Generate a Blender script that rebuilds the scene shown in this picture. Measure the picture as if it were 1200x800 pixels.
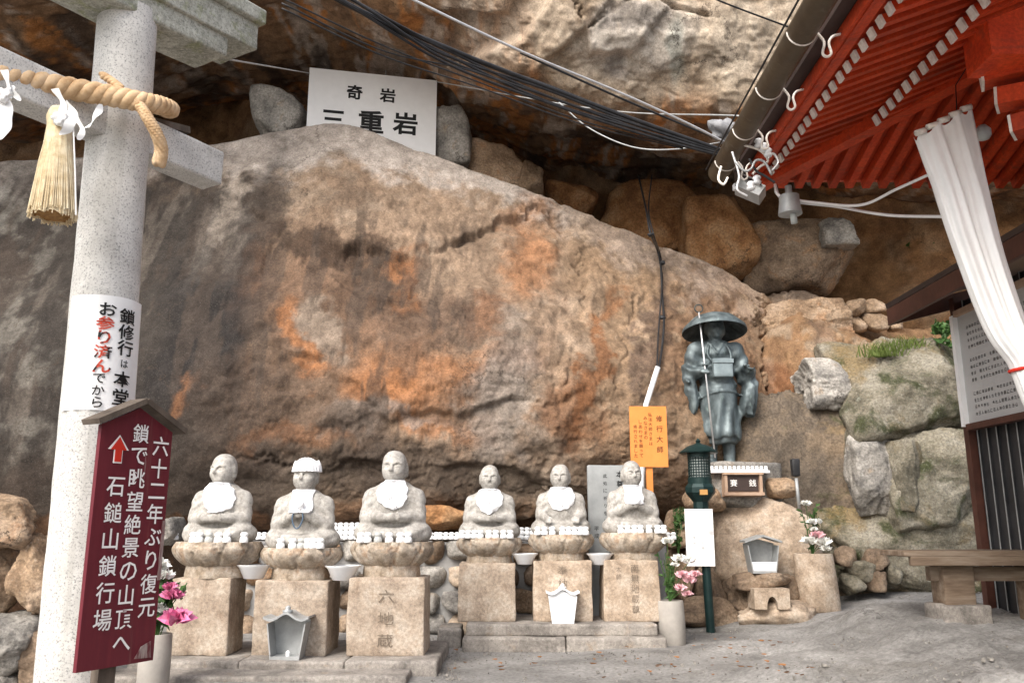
import bpy, math, random
import numpy as np
from mathutils import Vector, Matrix

# ------------------------------------------------------------------ camera, sky, sun, exposure
for o in list(bpy.data.objects): bpy.data.objects.remove(o)
SC = bpy.context.scene
COL = SC.collection
F, PITCH, CH = 984.0, math.radians(12.3), 1.25
cam = bpy.data.cameras.new('camera'); cam.sensor_width = 36; cam.lens = F / 1200 * 36
cam.clip_start = .05; cam.clip_end = 2000
camo = bpy.data.objects.new('camera', cam); COL.objects.link(camo)
camo.location = (0, 0, CH); camo.rotation_euler = (math.pi / 2 + PITCH, 0, 0)
SC.camera = camo
SUN_EL, SUN_AZ = math.radians(43), math.radians(-150)      # azimuth of the sun, clockwise from +Y
w = bpy.data.worlds.new('World'); SC.world = w; w.use_nodes = True
nt = w.node_tree
sky = nt.nodes.new('ShaderNodeTexSky'); sky.sky_type = 'NISHITA'; sky.sun_disc = False
sky.sun_elevation = SUN_EL; sky.sun_rotation = SUN_AZ
sky.air_density = 1.0; sky.dust_density = 4.0; sky.ozone_density = .6
bg = nt.nodes['Background']; bg.inputs['Strength'].default_value = .15
hs = nt.nodes.new('ShaderNodeHueSaturation'); hs.inputs['Saturation'].default_value = .55      # thin high cloud
nt.links.new(sky.outputs[0], hs.inputs['Color']); nt.links.new(hs.outputs[0], bg.inputs['Color'])
sl = bpy.data.lights.new('sun', 'SUN'); sl.energy = 1.5; sl.angle = math.radians(30); sl.color = (1, .955, .89)
so = bpy.data.objects.new('sun', sl); COL.objects.link(so)
sd = Vector((math.sin(SUN_AZ) * math.cos(SUN_EL), math.cos(SUN_AZ) * math.cos(SUN_EL), math.sin(SUN_EL)))
so.rotation_euler = sd.to_track_quat('Z', 'Y').to_euler(); so.location = sd * 40
SC.view_settings.view_transform = 'Standard'; SC.view_settings.look = 'None'
SC.view_settings.gamma = 1; SC.view_settings.use_curve_mapping = False
SC.view_settings.exposure = 1.15
SC.cycles.max_bounces = 6; SC.cycles.diffuse_bounces = 4

rng = np.random.default_rng(7); random.seed(7)
CP, SP = math.cos(PITCH), math.sin(PITCH)

def ray(px, py):
    a, b = (px - 600) / F, (400 - py) / F
    return np.array([a, CP - b * SP, SP + b * CP])
def P(px, py, Y):
    d = ray(px, py); return np.array([0, 0, CH]) + d * (Y / d[1])
def GZ(px, py, z):
    d = ray(px, py); return np.array([0, 0, CH]) + d * ((z - CH) / d[2])
def proj(v):
    v = np.asarray(v, float); dz = v[..., 2] - CH
    zc = v[..., 1] * CP + dz * SP; up = dz * CP - v[..., 1] * SP
    return 600 + F * v[..., 0] / zc, 400 - F * up / zc
def scale_at(Y, py=500):      # metres per pixel
    d = ray(600, py); return Y / d[1] / F

# ------------------------------------------------------------------ numpy noise
_TAB = rng.random((64, 64, 64)).astype(np.float32) * 2 - 1
def vnoise(p):
    p = np.asarray(p, np.float32); i = np.floor(p).astype(np.int64); f = p - i
    f = f * f * f * (f * (f * 6 - 15) + 10)
    i &= 63; j = (i + 1) & 63
    x, y, z = i[..., 0], i[..., 1], i[..., 2]; X, Y, Z = j[..., 0], j[..., 1], j[..., 2]
    fx, fy, fz = f[..., 0], f[..., 1], f[..., 2]
    a = _TAB[x, y, z] * (1 - fx) + _TAB[X, y, z] * fx
    b = _TAB[x, Y, z] * (1 - fx) + _TAB[X, Y, z] * fx
    c = _TAB[x, y, Z] * (1 - fx) + _TAB[X, y, Z] * fx
    d = _TAB[x, Y, Z] * (1 - fx) + _TAB[X, Y, Z] * fx
    return (a * (1 - fy) + b * fy) * (1 - fz) + (c * (1 - fy) + d * fy) * fz
def fbm(p, scale=1.0, octv=4, gain=.5, off=0.0):
    p = np.asarray(p, np.float32) * scale + off; s = 0; a = 1.0; t = 0
    for k in range(octv):
        s = s + a * vnoise(p + 17.3 * k); t += a; a *= gain; p = p * 2.03
    return s / t
def sstep(a, b, x):
    t = np.clip((x - a) / (b - a), 0, 1); return t * t * (3 - 2 * t)

# ------------------------------------------------------------------ materials
MATS = {}
def hexc(c): return (c[0], c[1], c[2], 1)
def nmat(name, cols, scale=4.0, detail=6, rough=.85, bump=.3, bscale=30.0, bdist=.02, speck=None, attr=False,
         metallic=0.0, stains=(), stretch=(1, 1, 1), spec=.3, fine=None, cracks=None, bump2=None, vary=0.0, streaks=(), contrast=(.3, .7)):
    """cols: colours over a noise ramp; speck: (scale, amount, colour); stains: list of (scale, threshold, colour, amount)"""
    m = bpy.data.materials.new(name); m.use_nodes = True; MATS[name] = m
    n, l = m.node_tree.nodes, m.node_tree.links
    b = n['Principled BSDF']
    b.inputs['Roughness'].default_value = rough; b.inputs['Metallic'].default_value = metallic
    b.inputs['Specular IOR Level'].default_value = spec
    tc = n.new('ShaderNodeTexCoord'); mp = n.new('ShaderNodeMapping'); mp.inputs['Scale'].default_value = stretch
    l.new(tc.outputs['Object'], mp.inputs['Vector'])
    def noise(sc, det=6, ro=.6, dist=0.0):
        t = n.new('ShaderNodeTexNoise'); t.inputs['Scale'].default_value = sc; t.inputs['Detail'].default_value = det
        t.inputs['Roughness'].default_value = ro; t.inputs['Distortion'].default_value = dist
        l.new(mp.outputs[0], t.inputs['Vector']); return t
    def mixc(fac, c1, c2, mode='MIX'):
        x = n.new('ShaderNodeMix'); x.data_type = 'RGBA'; x.blend_type = mode; x.clamp_factor = True
        for sock, v in ((x.inputs[0], fac), (x.inputs[6], c1), (x.inputs[7], c2)):
            if hasattr(v, 'links'): l.new(v, sock)
            elif isinstance(v, (int, float)): sock.default_value = v
            else: sock.default_value = hexc(v)
        return x.outputs[2]
    def ramp(src, a, b_, c1=(0, 0, 0), c2=(1, 1, 1)):
        r = n.new('ShaderNodeValToRGB'); e = r.color_ramp.elements
        e[0].position = a; e[0].color = hexc(c1); e[1].position = b_; e[1].color = hexc(c2)
        l.new(src, r.inputs[0]); return r.outputs[0]
    if attr:
        at = n.new('ShaderNodeAttribute'); at.attribute_name = 'col'; col = at.outputs['Color']
        nz = noise(scale, detail, .65)
        col = mixc(1.0, col, ramp(nz.outputs['Fac'], contrast[0], contrast[1], (.68, .66, .64), (1.26, 1.26, 1.26)), 'MULTIPLY')
    else:
        nz = noise(scale, detail, .6)
        r = n.new('ShaderNodeValToRGB'); e = r.color_ramp.elements
        k = len(cols)
        if k == 1: col = None
        for q, c in enumerate(cols):
            pos = contrast[0] + (contrast[1] - contrast[0]) * (q / max(1, k - 1))
            if q < 2: el = e[q]; el.position = pos
            else: el = e.new(pos)
            el.color = hexc(c)
        if k == 1: e[1].color = hexc(cols[0])
        l.new(nz.outputs['Fac'], r.inputs[0]); col = r.outputs[0]
    for (ss, th, sc, am) in stains:
        t = noise(ss, 7, .62, .4)
        f = ramp(t.outputs['Fac'], th, th + .1)
        mm = n.new('ShaderNodeMath'); mm.operation = 'MULTIPLY'; mm.inputs[1].default_value = am
        l.new(f, mm.inputs[0]); col = mixc(mm.outputs[0], col, sc)
    if speck:
        for sp in (speck if isinstance(speck, list) else [speck]):
            t = noise(sp[0], 3, .7)
            f = ramp(t.outputs['Fac'], .5 + .1 * (1 - sp[1]), .62 + .1 * (1 - sp[1]))
            mm = n.new('ShaderNodeMath'); mm.operation = 'MULTIPLY'; mm.inputs[1].default_value = sp[1]
            l.new(f, mm.inputs[0]); col = mixc(mm.outputs[0], col, sp[2])
    for (vec, th, sc, am) in streaks:
        m2 = n.new('ShaderNodeMapping'); m2.inputs['Scale'].default_value = vec; l.new(tc.outputs['Object'], m2.inputs['Vector'])
        t = n.new('ShaderNodeTexNoise'); t.inputs['Scale'].default_value = 1.0; t.inputs['Detail'].default_value = 8; t.inputs['Roughness'].default_value = .6; t.inputs['Distortion'].default_value = .5
        l.new(m2.outputs[0], t.inputs['Vector']); f = ramp(t.outputs['Fac'], th, th + .12)
        mm = n.new('ShaderNodeMath'); mm.operation = 'MULTIPLY'; mm.inputs[1].default_value = am; l.new(f, mm.inputs[0]); col = mixc(mm.outputs[0], col, sc)
    if vary:
        oi = n.new('ShaderNodeObjectInfo'); mr = n.new('ShaderNodeMapRange'); mr.inputs[3].default_value = 1 - vary; mr.inputs[4].default_value = 1 + vary * .6
        l.new(oi.outputs['Random'], mr.inputs[0]); cx_ = n.new('ShaderNodeCombineColor')
        for q in range(3): l.new(mr.outputs[0], cx_.inputs[q])
        col = mixc(1.0, col, cx_.outputs[0], 'MULTIPLY')
    if fine:
        t = noise(fine[0], 8, .7); col = mixc(1.0, col, ramp(t.outputs['Fac'], .36, .64, (fine[1],) * 3, (fine[2],) * 3), 'MULTIPLY')
    crk = None
    if cracks:
        v = n.new('ShaderNodeTexVoronoi'); v.feature = 'DISTANCE_TO_EDGE'; v.inputs['Scale'].default_value = cracks[0]
        dn = noise(cracks[0] * 2.2, 6, .6); ad = n.new('ShaderNodeVectorMath'); ad.operation = 'MULTIPLY_ADD'; ad.inputs[1].default_value = (cracks[3] / cracks[0],) * 3
        l.new(dn.outputs['Color'], ad.inputs[0]); l.new(mp.outputs[0], ad.inputs[2]); l.new(ad.outputs[0], v.inputs['Vector'])
        crk = ramp(v.outputs['Distance'], 0, cracks[1]); gate = noise(cracks[0] * .6, 3, .5); g2 = ramp(gate.outputs['Fac'], .46, .58)
        iv = n.new('ShaderNodeMath'); iv.operation = 'SUBTRACT'; iv.inputs[0].default_value = 1.0; l.new(crk, iv.inputs[1])
        mg = n.new('ShaderNodeMath'); mg.operation = 'MULTIPLY'; l.new(iv.outputs[0], mg.inputs[0]); l.new(g2, mg.inputs[1]); col = mixc(mg.outputs[0], col, cracks[2]); crk = mg.outputs[0]
    l.new(col, b.inputs['Base Color'])
    if bump:
        t = noise(bscale, 10, .7)
        bp = n.new('ShaderNodeBump'); bp.inputs['Strength'].default_value = bump; bp.inputs['Distance'].default_value = bdist
        hsrc = t.outputs['Fac']
        if crk is not None:
            sb = n.new('ShaderNodeMath'); sb.operation = 'MULTIPLY_ADD'; sb.inputs[1].default_value = -.6; l.new(crk, sb.inputs[0]); l.new(hsrc, sb.inputs[2]); hsrc = sb.outputs[0]
        l.new(hsrc, bp.inputs['Height']); l.new(bp.outputs[0], b.inputs['Normal'])
        if bump2:
            t2 = noise(bump2[0], 6, .65); b2 = n.new('ShaderNodeBump'); b2.inputs['Strength'].default_value = bump2[1]; b2.inputs['Distance'].default_value = bump2[2]
            l.new(t2.outputs['Fac'], b2.inputs['Height']); l.new(bp.outputs[0], b2.inputs['Normal']); l.new(b2.outputs[0], b.inputs['Normal'])
    return m

nmat('boulder', [], attr=True, scale=5, detail=12, bump=.4, bscale=20, bdist=.022, rough=.9, contrast=(.35, .65), fine=(38, .7, 1.26), bump2=(90, .6, .010), cracks=(.8, .006, (.05, .035, .025), 1.0),
     speck=[(90, .13, (.6, .55, .48)), (70, .35, (.05, .036, .028))])
nmat('granite_warm', [(.28, .21, .15), (.40, .31, .23), (.47, .39, .31)], streaks=[((6, 6, 1.2), .58, (.2, .15, .1), .5)], scale=5, fine=(34, .72, 1.24), contrast=(.36, .64), bump=.35, bscale=90, bdist=.01,
     speck=[(150, .5, (.16, .12, .09)), (120, .4, (.6, .55, .48))], stains=[(3, .6, (.22, .16, .11), .6)])
nmat('granite_pink', [(.26, .2, .15), (.38, .305, .235), (.45, .385, .315)], streaks=[((6, 6, 1.2), .58, (.22, .15, .1), .5)], vary=.12, scale=4, fine=(34, .72, 1.24), contrast=(.36, .64), bump=.35, bscale=90, bdist=.01,
     speck=[(150, .5, (.2, .14, .1)), (120, .4, (.62, .57, .5))], stains=[(4, .6, (.30, .20, .12), .6)])
nmat('granite_grey', [(.50, .485, .455), (.64, .625, .59)], streaks=[((7, 7, .5), .56, (.34, .325, .29), .5), ((3, 3, .35), .6, (.6, .59, .57), .4)], scale=5, contrast=(.36, .64), bump=.25, bscale=110, bdist=.008,
     speck=[(100, .75, (.14, .14, .14)), (70, .4, (.72, .71, .69))], stains=[(2.2, .62, (.30, .29, .25), .5)])
nmat('granite_lichen', [(.30, .30, .25), (.45, .45, .39)], scale=5, fine=(34, .72, 1.24), contrast=(.36, .64), bump=.3, bscale=80, bdist=.01,
     speck=[(90, .7, (.12, .12, .11)), (60, .5, (.6, .6, .55))], stains=[(6, .56, (.22, .24, .11), .7)])
nmat('statue_stone', [(.24, .222, .198), (.34, .322, .295), (.42, .402, .372)], streaks=[((9, 9, 2.2), .55, (.16, .145, .125), .55)], scale=5, fine=(34, .72, 1.24), contrast=(.36, .64), bump=.3, bscale=70, bdist=.008,
     speck=[(110, .4, (.22, .19, .16)), (90, .3, (.66, .63, .58))], stains=[(5, .6, (.27, .235, .19), .6)])
nmat('lotus_stone', [(.24, .185, .13), (.36, .30, .235), (.46, .40, .33)], streaks=[((8, 8, 1.5), .54, (.13, .1, .075), .6)], scale=7, fine=(34, .72, 1.24), contrast=(.36, .64), bump=.4, bscale=70, bdist=.01,
     speck=[(110, .5, (.14, .1, .075)), (90, .35, (.6, .55, .48))], stains=[(6, .56, (.34, .19, .09), .55)])
nmat('step_stone', [(.15, .135, .12), (.25, .225, .2), (.33, .3, .265)], scale=4, fine=(34, .72, 1.24), contrast=(.36, .64), bump=.5, bscale=40, bdist=.015,
     speck=[(120, .4, (.12, .11, .1)), (80, .3, (.5, .48, .44))], stains=[(5, .6, (.28, .2, .13), .5)])
nmat('concrete', [(.17, .163, .154), (.245, .236, .224), (.315, .304, .289)], scale=1.5, detail=11, bump=.8, bscale=18, bdist=.02, contrast=(.36, .64), fine=(30, .7, 1.25), bump2=(60, .7, .015), cracks=(.42, .006, (.06, .055, .05), .8),
     speck=[(60, .35, (.11, .1, .095)), (45, .25, (.36, .35, .33))], stains=[(1.2, .56, (.13, .12, .105), .65), (4, .62, (.31, .3, .285), .5)])
ROCKBUMP = dict(bump=.6, bscale=12, bdist=.04, detail=10, fine=(30, .58, 1.25), bump2=(70, .7, .014), cracks=(1.1, .008, (.05, .04, .03), .9), contrast=(.36, .64))
nmat('rock_tan', [(.2, .13, .08), (.36, .25, .16), (.47, .35, .25)], vary=.2, scale=2.2, **ROCKBUMP,
     speck=[(50, .4, (.12, .08, .05)), (40, .3, (.55, .47, .38))], stains=[(2.5, .57, (.42, .2, .08), .6)])
nmat('rock_grey', [(.16, .15, .14), (.3, .28, .25), (.42, .39, .35)], vary=.2, scale=2.6, **ROCKBUMP,
     speck=[(50, .4, (.1, .09, .08)), (40, .3, (.55, .52, .48))], stains=[(3, .6, (.3, .2, .11), .6)])
nmat('rock_brown', [(.12, .085, .06), (.24, .17, .115), (.33, .25, .18)], vary=.2, scale=2.4, **ROCKBUMP,
     speck=[(50, .4, (.08, .05, .03)), (40, .2, (.45, .38, .3))], stains=[(2.4, .56, (.38, .18, .06), .5)])
nmat('rock_orange', [(.2, .09, .035), (.36, .18, .075), (.45, .27, .14)], scale=2.4, **ROCKBUMP,
     speck=[(50, .4, (.1, .05, .02)), (40, .2, (.5, .36, .22))])
nmat('rock_dark', [(.085, .07, .055), (.15, .118, .088), (.25, .185, .125)], scale=1.4, **ROCKBUMP, stains=[(1.3, .57, (.32, .22, .11), .7), (2, .6, (.1, .11, .04), .6)])  # low tone, shade of the right side put into the colour
nmat('rock_mossy', [(.13, .115, .082), (.26, .23, .17), (.38, .345, .275)], vary=.25, scale=2.6, **ROCKBUMP,  # base tone lowered to stand in for shade; the moss is its own colour
     speck=[(45, .6, (.12, .12, .1)), (26, .3, (.45, .46, .4))],
     stains=[(1.1, .5, (.25, .17, .07), .8), (1.8, .515, (.045, .054, .014), .9), (6, .66, (.45, .52, .45), .6)])
nmat('mortar', [(.24, .24, .235), (.33, .32, .31)], scale=6, bump=.4, bscale=40)
nmat('white_cloth', [(.78, .79, .81), (.84, .84, .85)], scale=20, bump=.3, bscale=60, bdist=.004, rough=.9)
nmat('white_paint', [(.82, .82, .82), (.87, .87, .87)], scale=8, bump=.05, rough=.55)
nmat('white_ceramic', [(.74, .75, .77), (.82, .83, .84)], scale=12, bump=.05, rough=.35, stains=[(20, .62, (.55, .53, .5), .4)])
nmat('grey_metal', [(.3, .31, .31), (.42, .43, .43)], scale=12, bump=.1, rough=.5, metallic=.3)
nmat('silver', [(.55, .56, .57), (.7, .7, .7)], scale=12, bump=.05, rough=.4, metallic=.6)
nmat('rope', [(.42, .25, .12), (.62, .43, .25), (.7, .52, .34)], scale=14, bump=.5, bscale=120, bdist=.008, stretch=(1, 1, 1))
nmat('straw', [(.55, .43, .25), (.7, .58, .38), (.78, .69, .5)], scale=25, bump=.3, bscale=90, bdist=.005)
nmat('straw_end', [(.2, .1, .03), (.45, .25, .09)], scale=60, bump=.6, bscale=90)
nmat('maroon', [(.10, .012, .02), (.135, .018, .026)], streaks=[((14, 14, .8), .6, (.2, .09, .08), .5)], scale=5, rough=.5, bump=.25, bscale=30, bdist=.004, stretch=(6, 6, .6), stains=[(3.0, .64, (.17, .06, .055), .7), (7, .7, (.4, .34, .31), .8)])
nmat('maroon_worn', [(.3, .24, .22), (.12, .03, .035)], scale=12, rough=.7, bump=.2, stretch=(4, 4, .7), contrast=(.4, .6))
nmat('old_wood', [(.05, .038, .03), (.1, .078, .06), (.16, .13, .105)], scale=5, stretch=(2, 2, .4), bump=.4, bscale=40, bdist=.006)
nmat('bench_wood', [(.09, .06, .04), (.16, .115, .08), (.24, .19, .145)], scale=4, stretch=(.5, 4, 4), bump=.4, bscale=30, bdist=.008)
nmat('frame_wood', [(.34, .22, .15), (.46, .33, .24)], scale=8, bump=.2, rough=.7)
nmat('brown_paint', [(.06, .025, .018), (.1, .04, .028)], scale=6, rough=.5, bump=.15)
nmat('dark_panel', [(.035, .025, .022), (.06, .04, .035)], scale=6, rough=.5, bump=.1)
nmat('red_lacquer', [(.44, .040, .011), (.60, .072, .019)], vary=.28, streaks=[((1.5, 9, 9), .55, (.2, .05, .03), .5)], fine=(40, .8, 1.15), scale=5, rough=.5, bump=.12, bscale=30, bdist=.004, stains=[(3, .62, (.24, .02, .008), .5)])
nmat('tip_white', [(.66, .6, .53), (.84, .8, .74)], vary=.15, contrast=(.4, .6), scale=18, rough=.6, bump=.1)
nmat('gutter_copper', [(.065, .045, .028), (.11, .08, .05)], scale=5, rough=.45, bump=.1, metallic=.2, stains=[(7, .6, (.15, .13, .1), .6)])
nmat('black_rubber', [(.012, .012, .013), (.03, .03, .032)], scale=10, rough=.45, bump=.1)
nmat('black_paint', [(.008, .008, .008)], scale=4, rough=.6, bump=0)
nmat('grey_ink', [(.3, .3, .3), (.45, .45, .45)], scale=30, rough=.8, bump=0)
nmat('white_ink', [(.74, .71, .68), (.82, .8, .78)], scale=10, rough=.6, bump=0)
nmat('red_ink', [(.55, .03, .015)], scale=4, rough=.6, bump=0)
nmat('red_black_ink', [(.012, .012, .012), (.5, .06, .03)], scale=14, rough=.6, bump=0, contrast=(.46, .54))
nmat('brown_ink', [(.11, .035, .012)], scale=4, rough=.6, bump=0)
nmat('carved', [(.12, .095, .07), (.22, .175, .135)], scale=30, rough=.9, bump=.2)  # flat print tone, stands for shade inside carved strokes
nmat('orange_board', [(.60, .205, .045), (.68, .25, .06)], scale=5, rough=.5, bump=.06)
nmat('bronze', [(.04, .05, .054), (.10, .125, .132), (.21, .25, .26)], scale=6, rough=.5, metallic=.35, bump=.3, bscale=45, bdist=.008,
     stains=[(9, .6, (.2, .27, .25), .5)], stretch=(1, 1, .5))
nmat('bronze_pale', [(.16, .2, .215), (.26, .31, .325)], scale=9, rough=.5, metallic=.25, bump=.2)
nmat('bronze_dark', [(.03, .04, .04), (.06, .075, .075)], scale=8, rough=.5, metallic=.4, bump=.2)
nmat('lantern_green', [(.007, .02, .02), (.016, .038, .036)], scale=9, rough=.4, metallic=.3, bump=.15, stains=[(14, .62, (.05, .09, .085), .4)])
nmat('frosted', [(.4, .44, .43), (.5, .53, .52)], scale=9, rough=.35, bump=.1)
nmat('amber', [(.45, .24, .08)], scale=9, rough=.5, bump=.1)
nmat('vinyl', [(.72, .72, .7), (.8, .8, .79)], scale=4, rough=.4, bump=.15, bscale=10, bdist=.01)
nmat('tarp', [(.14, .14, .145), (.3, .3, .31)], scale=9, rough=.6, bump=.5, bscale=20, bdist=.03)
nmat('board_face', [(.40, .40, .40), (.46, .46, .45)], scale=2, rough=.5, bump=.03)
nmat('tablet_grey', [(.22, .23, .23), (.3, .31, .31)], scale=6, rough=.7, bump=.3, bscale=60, bdist=.006)
nmat('leaf', [(.02, .05, .012), (.045, .1, .025), (.08, .15, .04)], scale=20, rough=.5, bump=.1)
nmat('leaf_dry', [(.16, .06, .02), (.3, .14, .05)], scale=30, rough=.7, bump=.1)
nmat('grass_green', [(.06, .09, .015), (.13, .17, .04)], scale=20, rough=.6, bump=0)
nmat('petal_white', [(.76, .76, .7), (.82, .82, .8)], scale=20, rough=.6, bump=.1)
nmat('petal_pink', [(.62, .12, .3), (.75, .3, .45)], scale=20, rough=.6, bump=.1)
nmat('petal_rose', [(.7, .38, .42), (.78, .52, .55)], scale=20, rough=.6, bump=.1)
nmat('blue_bead', [(.07, .11, .16)], scale=20, rough=.4, bump=0)
nmat('corrugated', [(.018, .018, .02), (.035, .035, .037)], scale=6, rough=.45, bump=.1)
nmat('paper', [(.76, .76, .75), (.82, .82, .81)], scale=7, rough=.7, bump=.1)
nmat('vase_grey', [(.28, .26, .235), (.38, .35, .315)], scale=7, rough=.75, bump=.3, bscale=60, bdist=.006)
nmat('fig_white', [(.74, .75, .75), (.82, .82, .82)], scale=40, rough=.6, bump=.1)
nmat('glass_jar', [(.35, .36, .34), (.5, .5, .48)], scale=40, rough=.2, bump=.1)

# ------------------------------------------------------------------ mesh helpers
ORIG = {}
def fast_mesh(name, V, Q, smooth=True):
    me = bpy.data.meshes.new(name); V = np.asarray(V, np.float32)
    if isinstance(Q, np.ndarray):
        k = Q.shape[1]; nf = len(Q)
        me.vertices.add(len(V)); me.vertices.foreach_set('co', V.ravel())
        me.loops.add(nf * k); me.loops.foreach_set('vertex_index', Q.astype(np.int32).ravel())
        me.polygons.add(nf); me.polygons.foreach_set('loop_start', np.arange(0, nf * k, k, dtype=np.int32))
        me.update(calc_edges=True); me.validate()
    else:
        me.from_pydata([tuple(map(float, v)) for v in V], [], [tuple(int(i) for i in f) for f in Q]); me.update()
    me.polygons.foreach_set('use_smooth', np.full(len(me.polygons), smooth))
    return me
def tag(o, label=None, cat=None, group=None, kind=None):
    for k, v in (('label', label), ('category', cat), ('group', group), ('kind', kind)):
        if v: o[k] = v
    return o
def thing(name, loc, label, cat, group=None):
    o = bpy.data.objects.new(name, None); COL.objects.link(o); o.empty_display_size = .1
    o.location = tuple(map(float, loc)); ORIG[o] = np.array(loc, float); return tag(o, label, cat, group)
class MB:
    def __init__(s): s.V = []; s.F = []
    def add(s, V, Fc):
        b = len(s.V); s.V.extend([np.asarray(v, float) for v in V]); s.F.extend([tuple(int(i) + b for i in f) for f in Fc]); return s
    def box(s, c, size, R=None):
        h = np.array(size) / 2; pts = []
        for z in (-1, 1):
            for x, y in ((-1, -1), (1, -1), (1, 1), (-1, 1)):
                p = np.array([x, y, z]) * h
                pts.append((R @ p if R is not None else p) + np.array(c))
        return s.add(pts, [(3, 2, 1, 0), (4, 5, 6, 7), (0, 1, 5, 4), (1, 2, 6, 5), (2, 3, 7, 6), (3, 0, 4, 7)])
    def beam(s, p0, p1, w, h, up=(0, 0, 1)):
        p0, p1 = np.array(p0, float), np.array(p1, float); d = p1 - p0; L = np.linalg.norm(d); d /= L
        u = np.array(up, float); x = np.cross(d, u); x /= np.linalg.norm(x); u = np.cross(x, d)
        return s.box((p0 + p1) / 2, (w, L, h), np.stack([x, d, u], 1))
    def tube(s, pts, r, seg=8, cap=True):
        pts = np.array(pts, float); n = len(pts); r = np.broadcast_to(np.asarray(r, float), (n,))
        T = np.gradient(pts, axis=0); T /= np.linalg.norm(T, axis=1)[:, None] + 1e-9
        a = np.array([0, 0, 1.]) if abs(T[0][2]) < .9 else np.array([1., 0, 0])
        x = np.cross(T[0], a); x /= np.linalg.norm(x); V = []
        for i in range(n):
            x = x - T[i] * x.dot(T[i]); x /= np.linalg.norm(x); y = np.cross(T[i], x)
            for k in range(seg):
                t = 2 * math.pi * k / seg; V.append(pts[i] + r[i] * (x * math.cos(t) + y * math.sin(t)))
        Fc = [(i * seg + k, i * seg + (k + 1) % seg, (i + 1) * seg + (k + 1) % seg, (i + 1) * seg + k) for i in range(n - 1) for k in range(seg)]
        if cap: Fc += [tuple(range(seg - 1, -1, -1)), tuple((n - 1) * seg + k for k in range(seg))]
        return s.add(V, Fc)
    def lathe(s, prof, seg=32, c=(0, 0, 0), sx=1, sy=1):
        V = []; c = np.array(c, float); n = len(prof)
        for r, z in prof:
            for k in range(seg):
                t = 2 * math.pi * k / seg; V.append(c + np.array([r * math.cos(t) * sx, r * math.sin(t) * sy, z]))
        Fc = [(i * seg + k, i * seg + (k + 1) % seg, (i + 1) * seg + (k + 1) % seg, (i + 1) * seg + k) for i in range(n - 1) for k in range(seg)]
        Fc += [tuple(range(seg - 1, -1, -1)), tuple((n - 1) * seg + k for k in range(seg))]
        return s.add(V, Fc)
    def prism(s, poly, e0, ex, ez, en, th):     # 2D outline extruded both ways along en
        e0, ex, ez, en = map(lambda q: np.array(q, float), (e0, ex, ez, en)); n = len(poly)
        V = [e0 + ex * a + ez * b - en * th / 2 for a, b in poly] + [e0 + ex * a + ez * b + en * th / 2 for a, b in poly]
        Fc = [tuple(range(n)), tuple(range(2 * n - 1, n - 1, -1))] + [(i, i + n, (i + 1) % n + n, (i + 1) % n) for i in range(n)]
        return s.add(V, Fc)
def O(name, geo, mat, parent=None, label=None, cat=None, group=None, kind=None, smooth=False, origin=None, sharp=None):
    V, Q = (np.array(geo.V), geo.F) if isinstance(geo, MB) else geo
    V = np.asarray(V, float)
    if parent is not None: og = ORIG[parent]
    elif origin is not None: og = np.array(origin, float)
    else:
        og = np.array([(V[:, 0].min() + V[:, 0].max()) / 2, (V[:, 1].min() + V[:, 1].max()) / 2, V[:, 2].min()])
    me = fast_mesh(name, V - og, Q, smooth)
    if sharp: me.set_sharp_from_angle(angle=math.radians(sharp))
    me.materials.append(MATS[mat])
    o = bpy.data.objects.new(name, me); COL.objects.link(o)
    if parent is not None: o.parent = parent
    else: o.location = og
    ORIG[o] = og
    return tag(o, label, cat, group, kind)
def recalc(o):
    import bmesh
    bm = bmesh.new(); bm.from_mesh(o.data); bmesh.ops.recalc_face_normals(bm, faces=bm.faces); bm.to_mesh(o.data); bm.free(); return o

_CS = {}
def cube_sphere(n):
    if n in _CS: return _CS[n]
    key = {}; V = []; Q = []
    t = np.tan(np.linspace(-1, 1, n + 1) * math.pi / 4)
    for ax in range(3):
        for sg in (-1, 1):
            idx = np.zeros((n + 1, n + 1), int)
            for i in range(n + 1):
                for j in range(n + 1):
                    p = [0, 0, 0]; p[ax] = sg; p[(ax + 1) % 3] = t[i]; p[(ax + 2) % 3] = t[j]
                    k = tuple(round(q, 5) for q in p)
                    if k not in key: key[k] = len(V); V.append(p)
                    idx[i, j] = key[k]
            for i in range(n):
                for j in range(n):
                    q = (idx[i, j], idx[i + 1, j], idx[i + 1, j + 1], idx[i, j + 1]); Q.append(q if sg > 0 else q[::-1])
    _CS[n] = (np.array(V, float), np.array(Q)); return _CS[n]
def terr(v, n, sharp=.75):
    q = v * n; f = np.floor(q); return (f + sstep(sharp, 1, q - f)) / n
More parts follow.
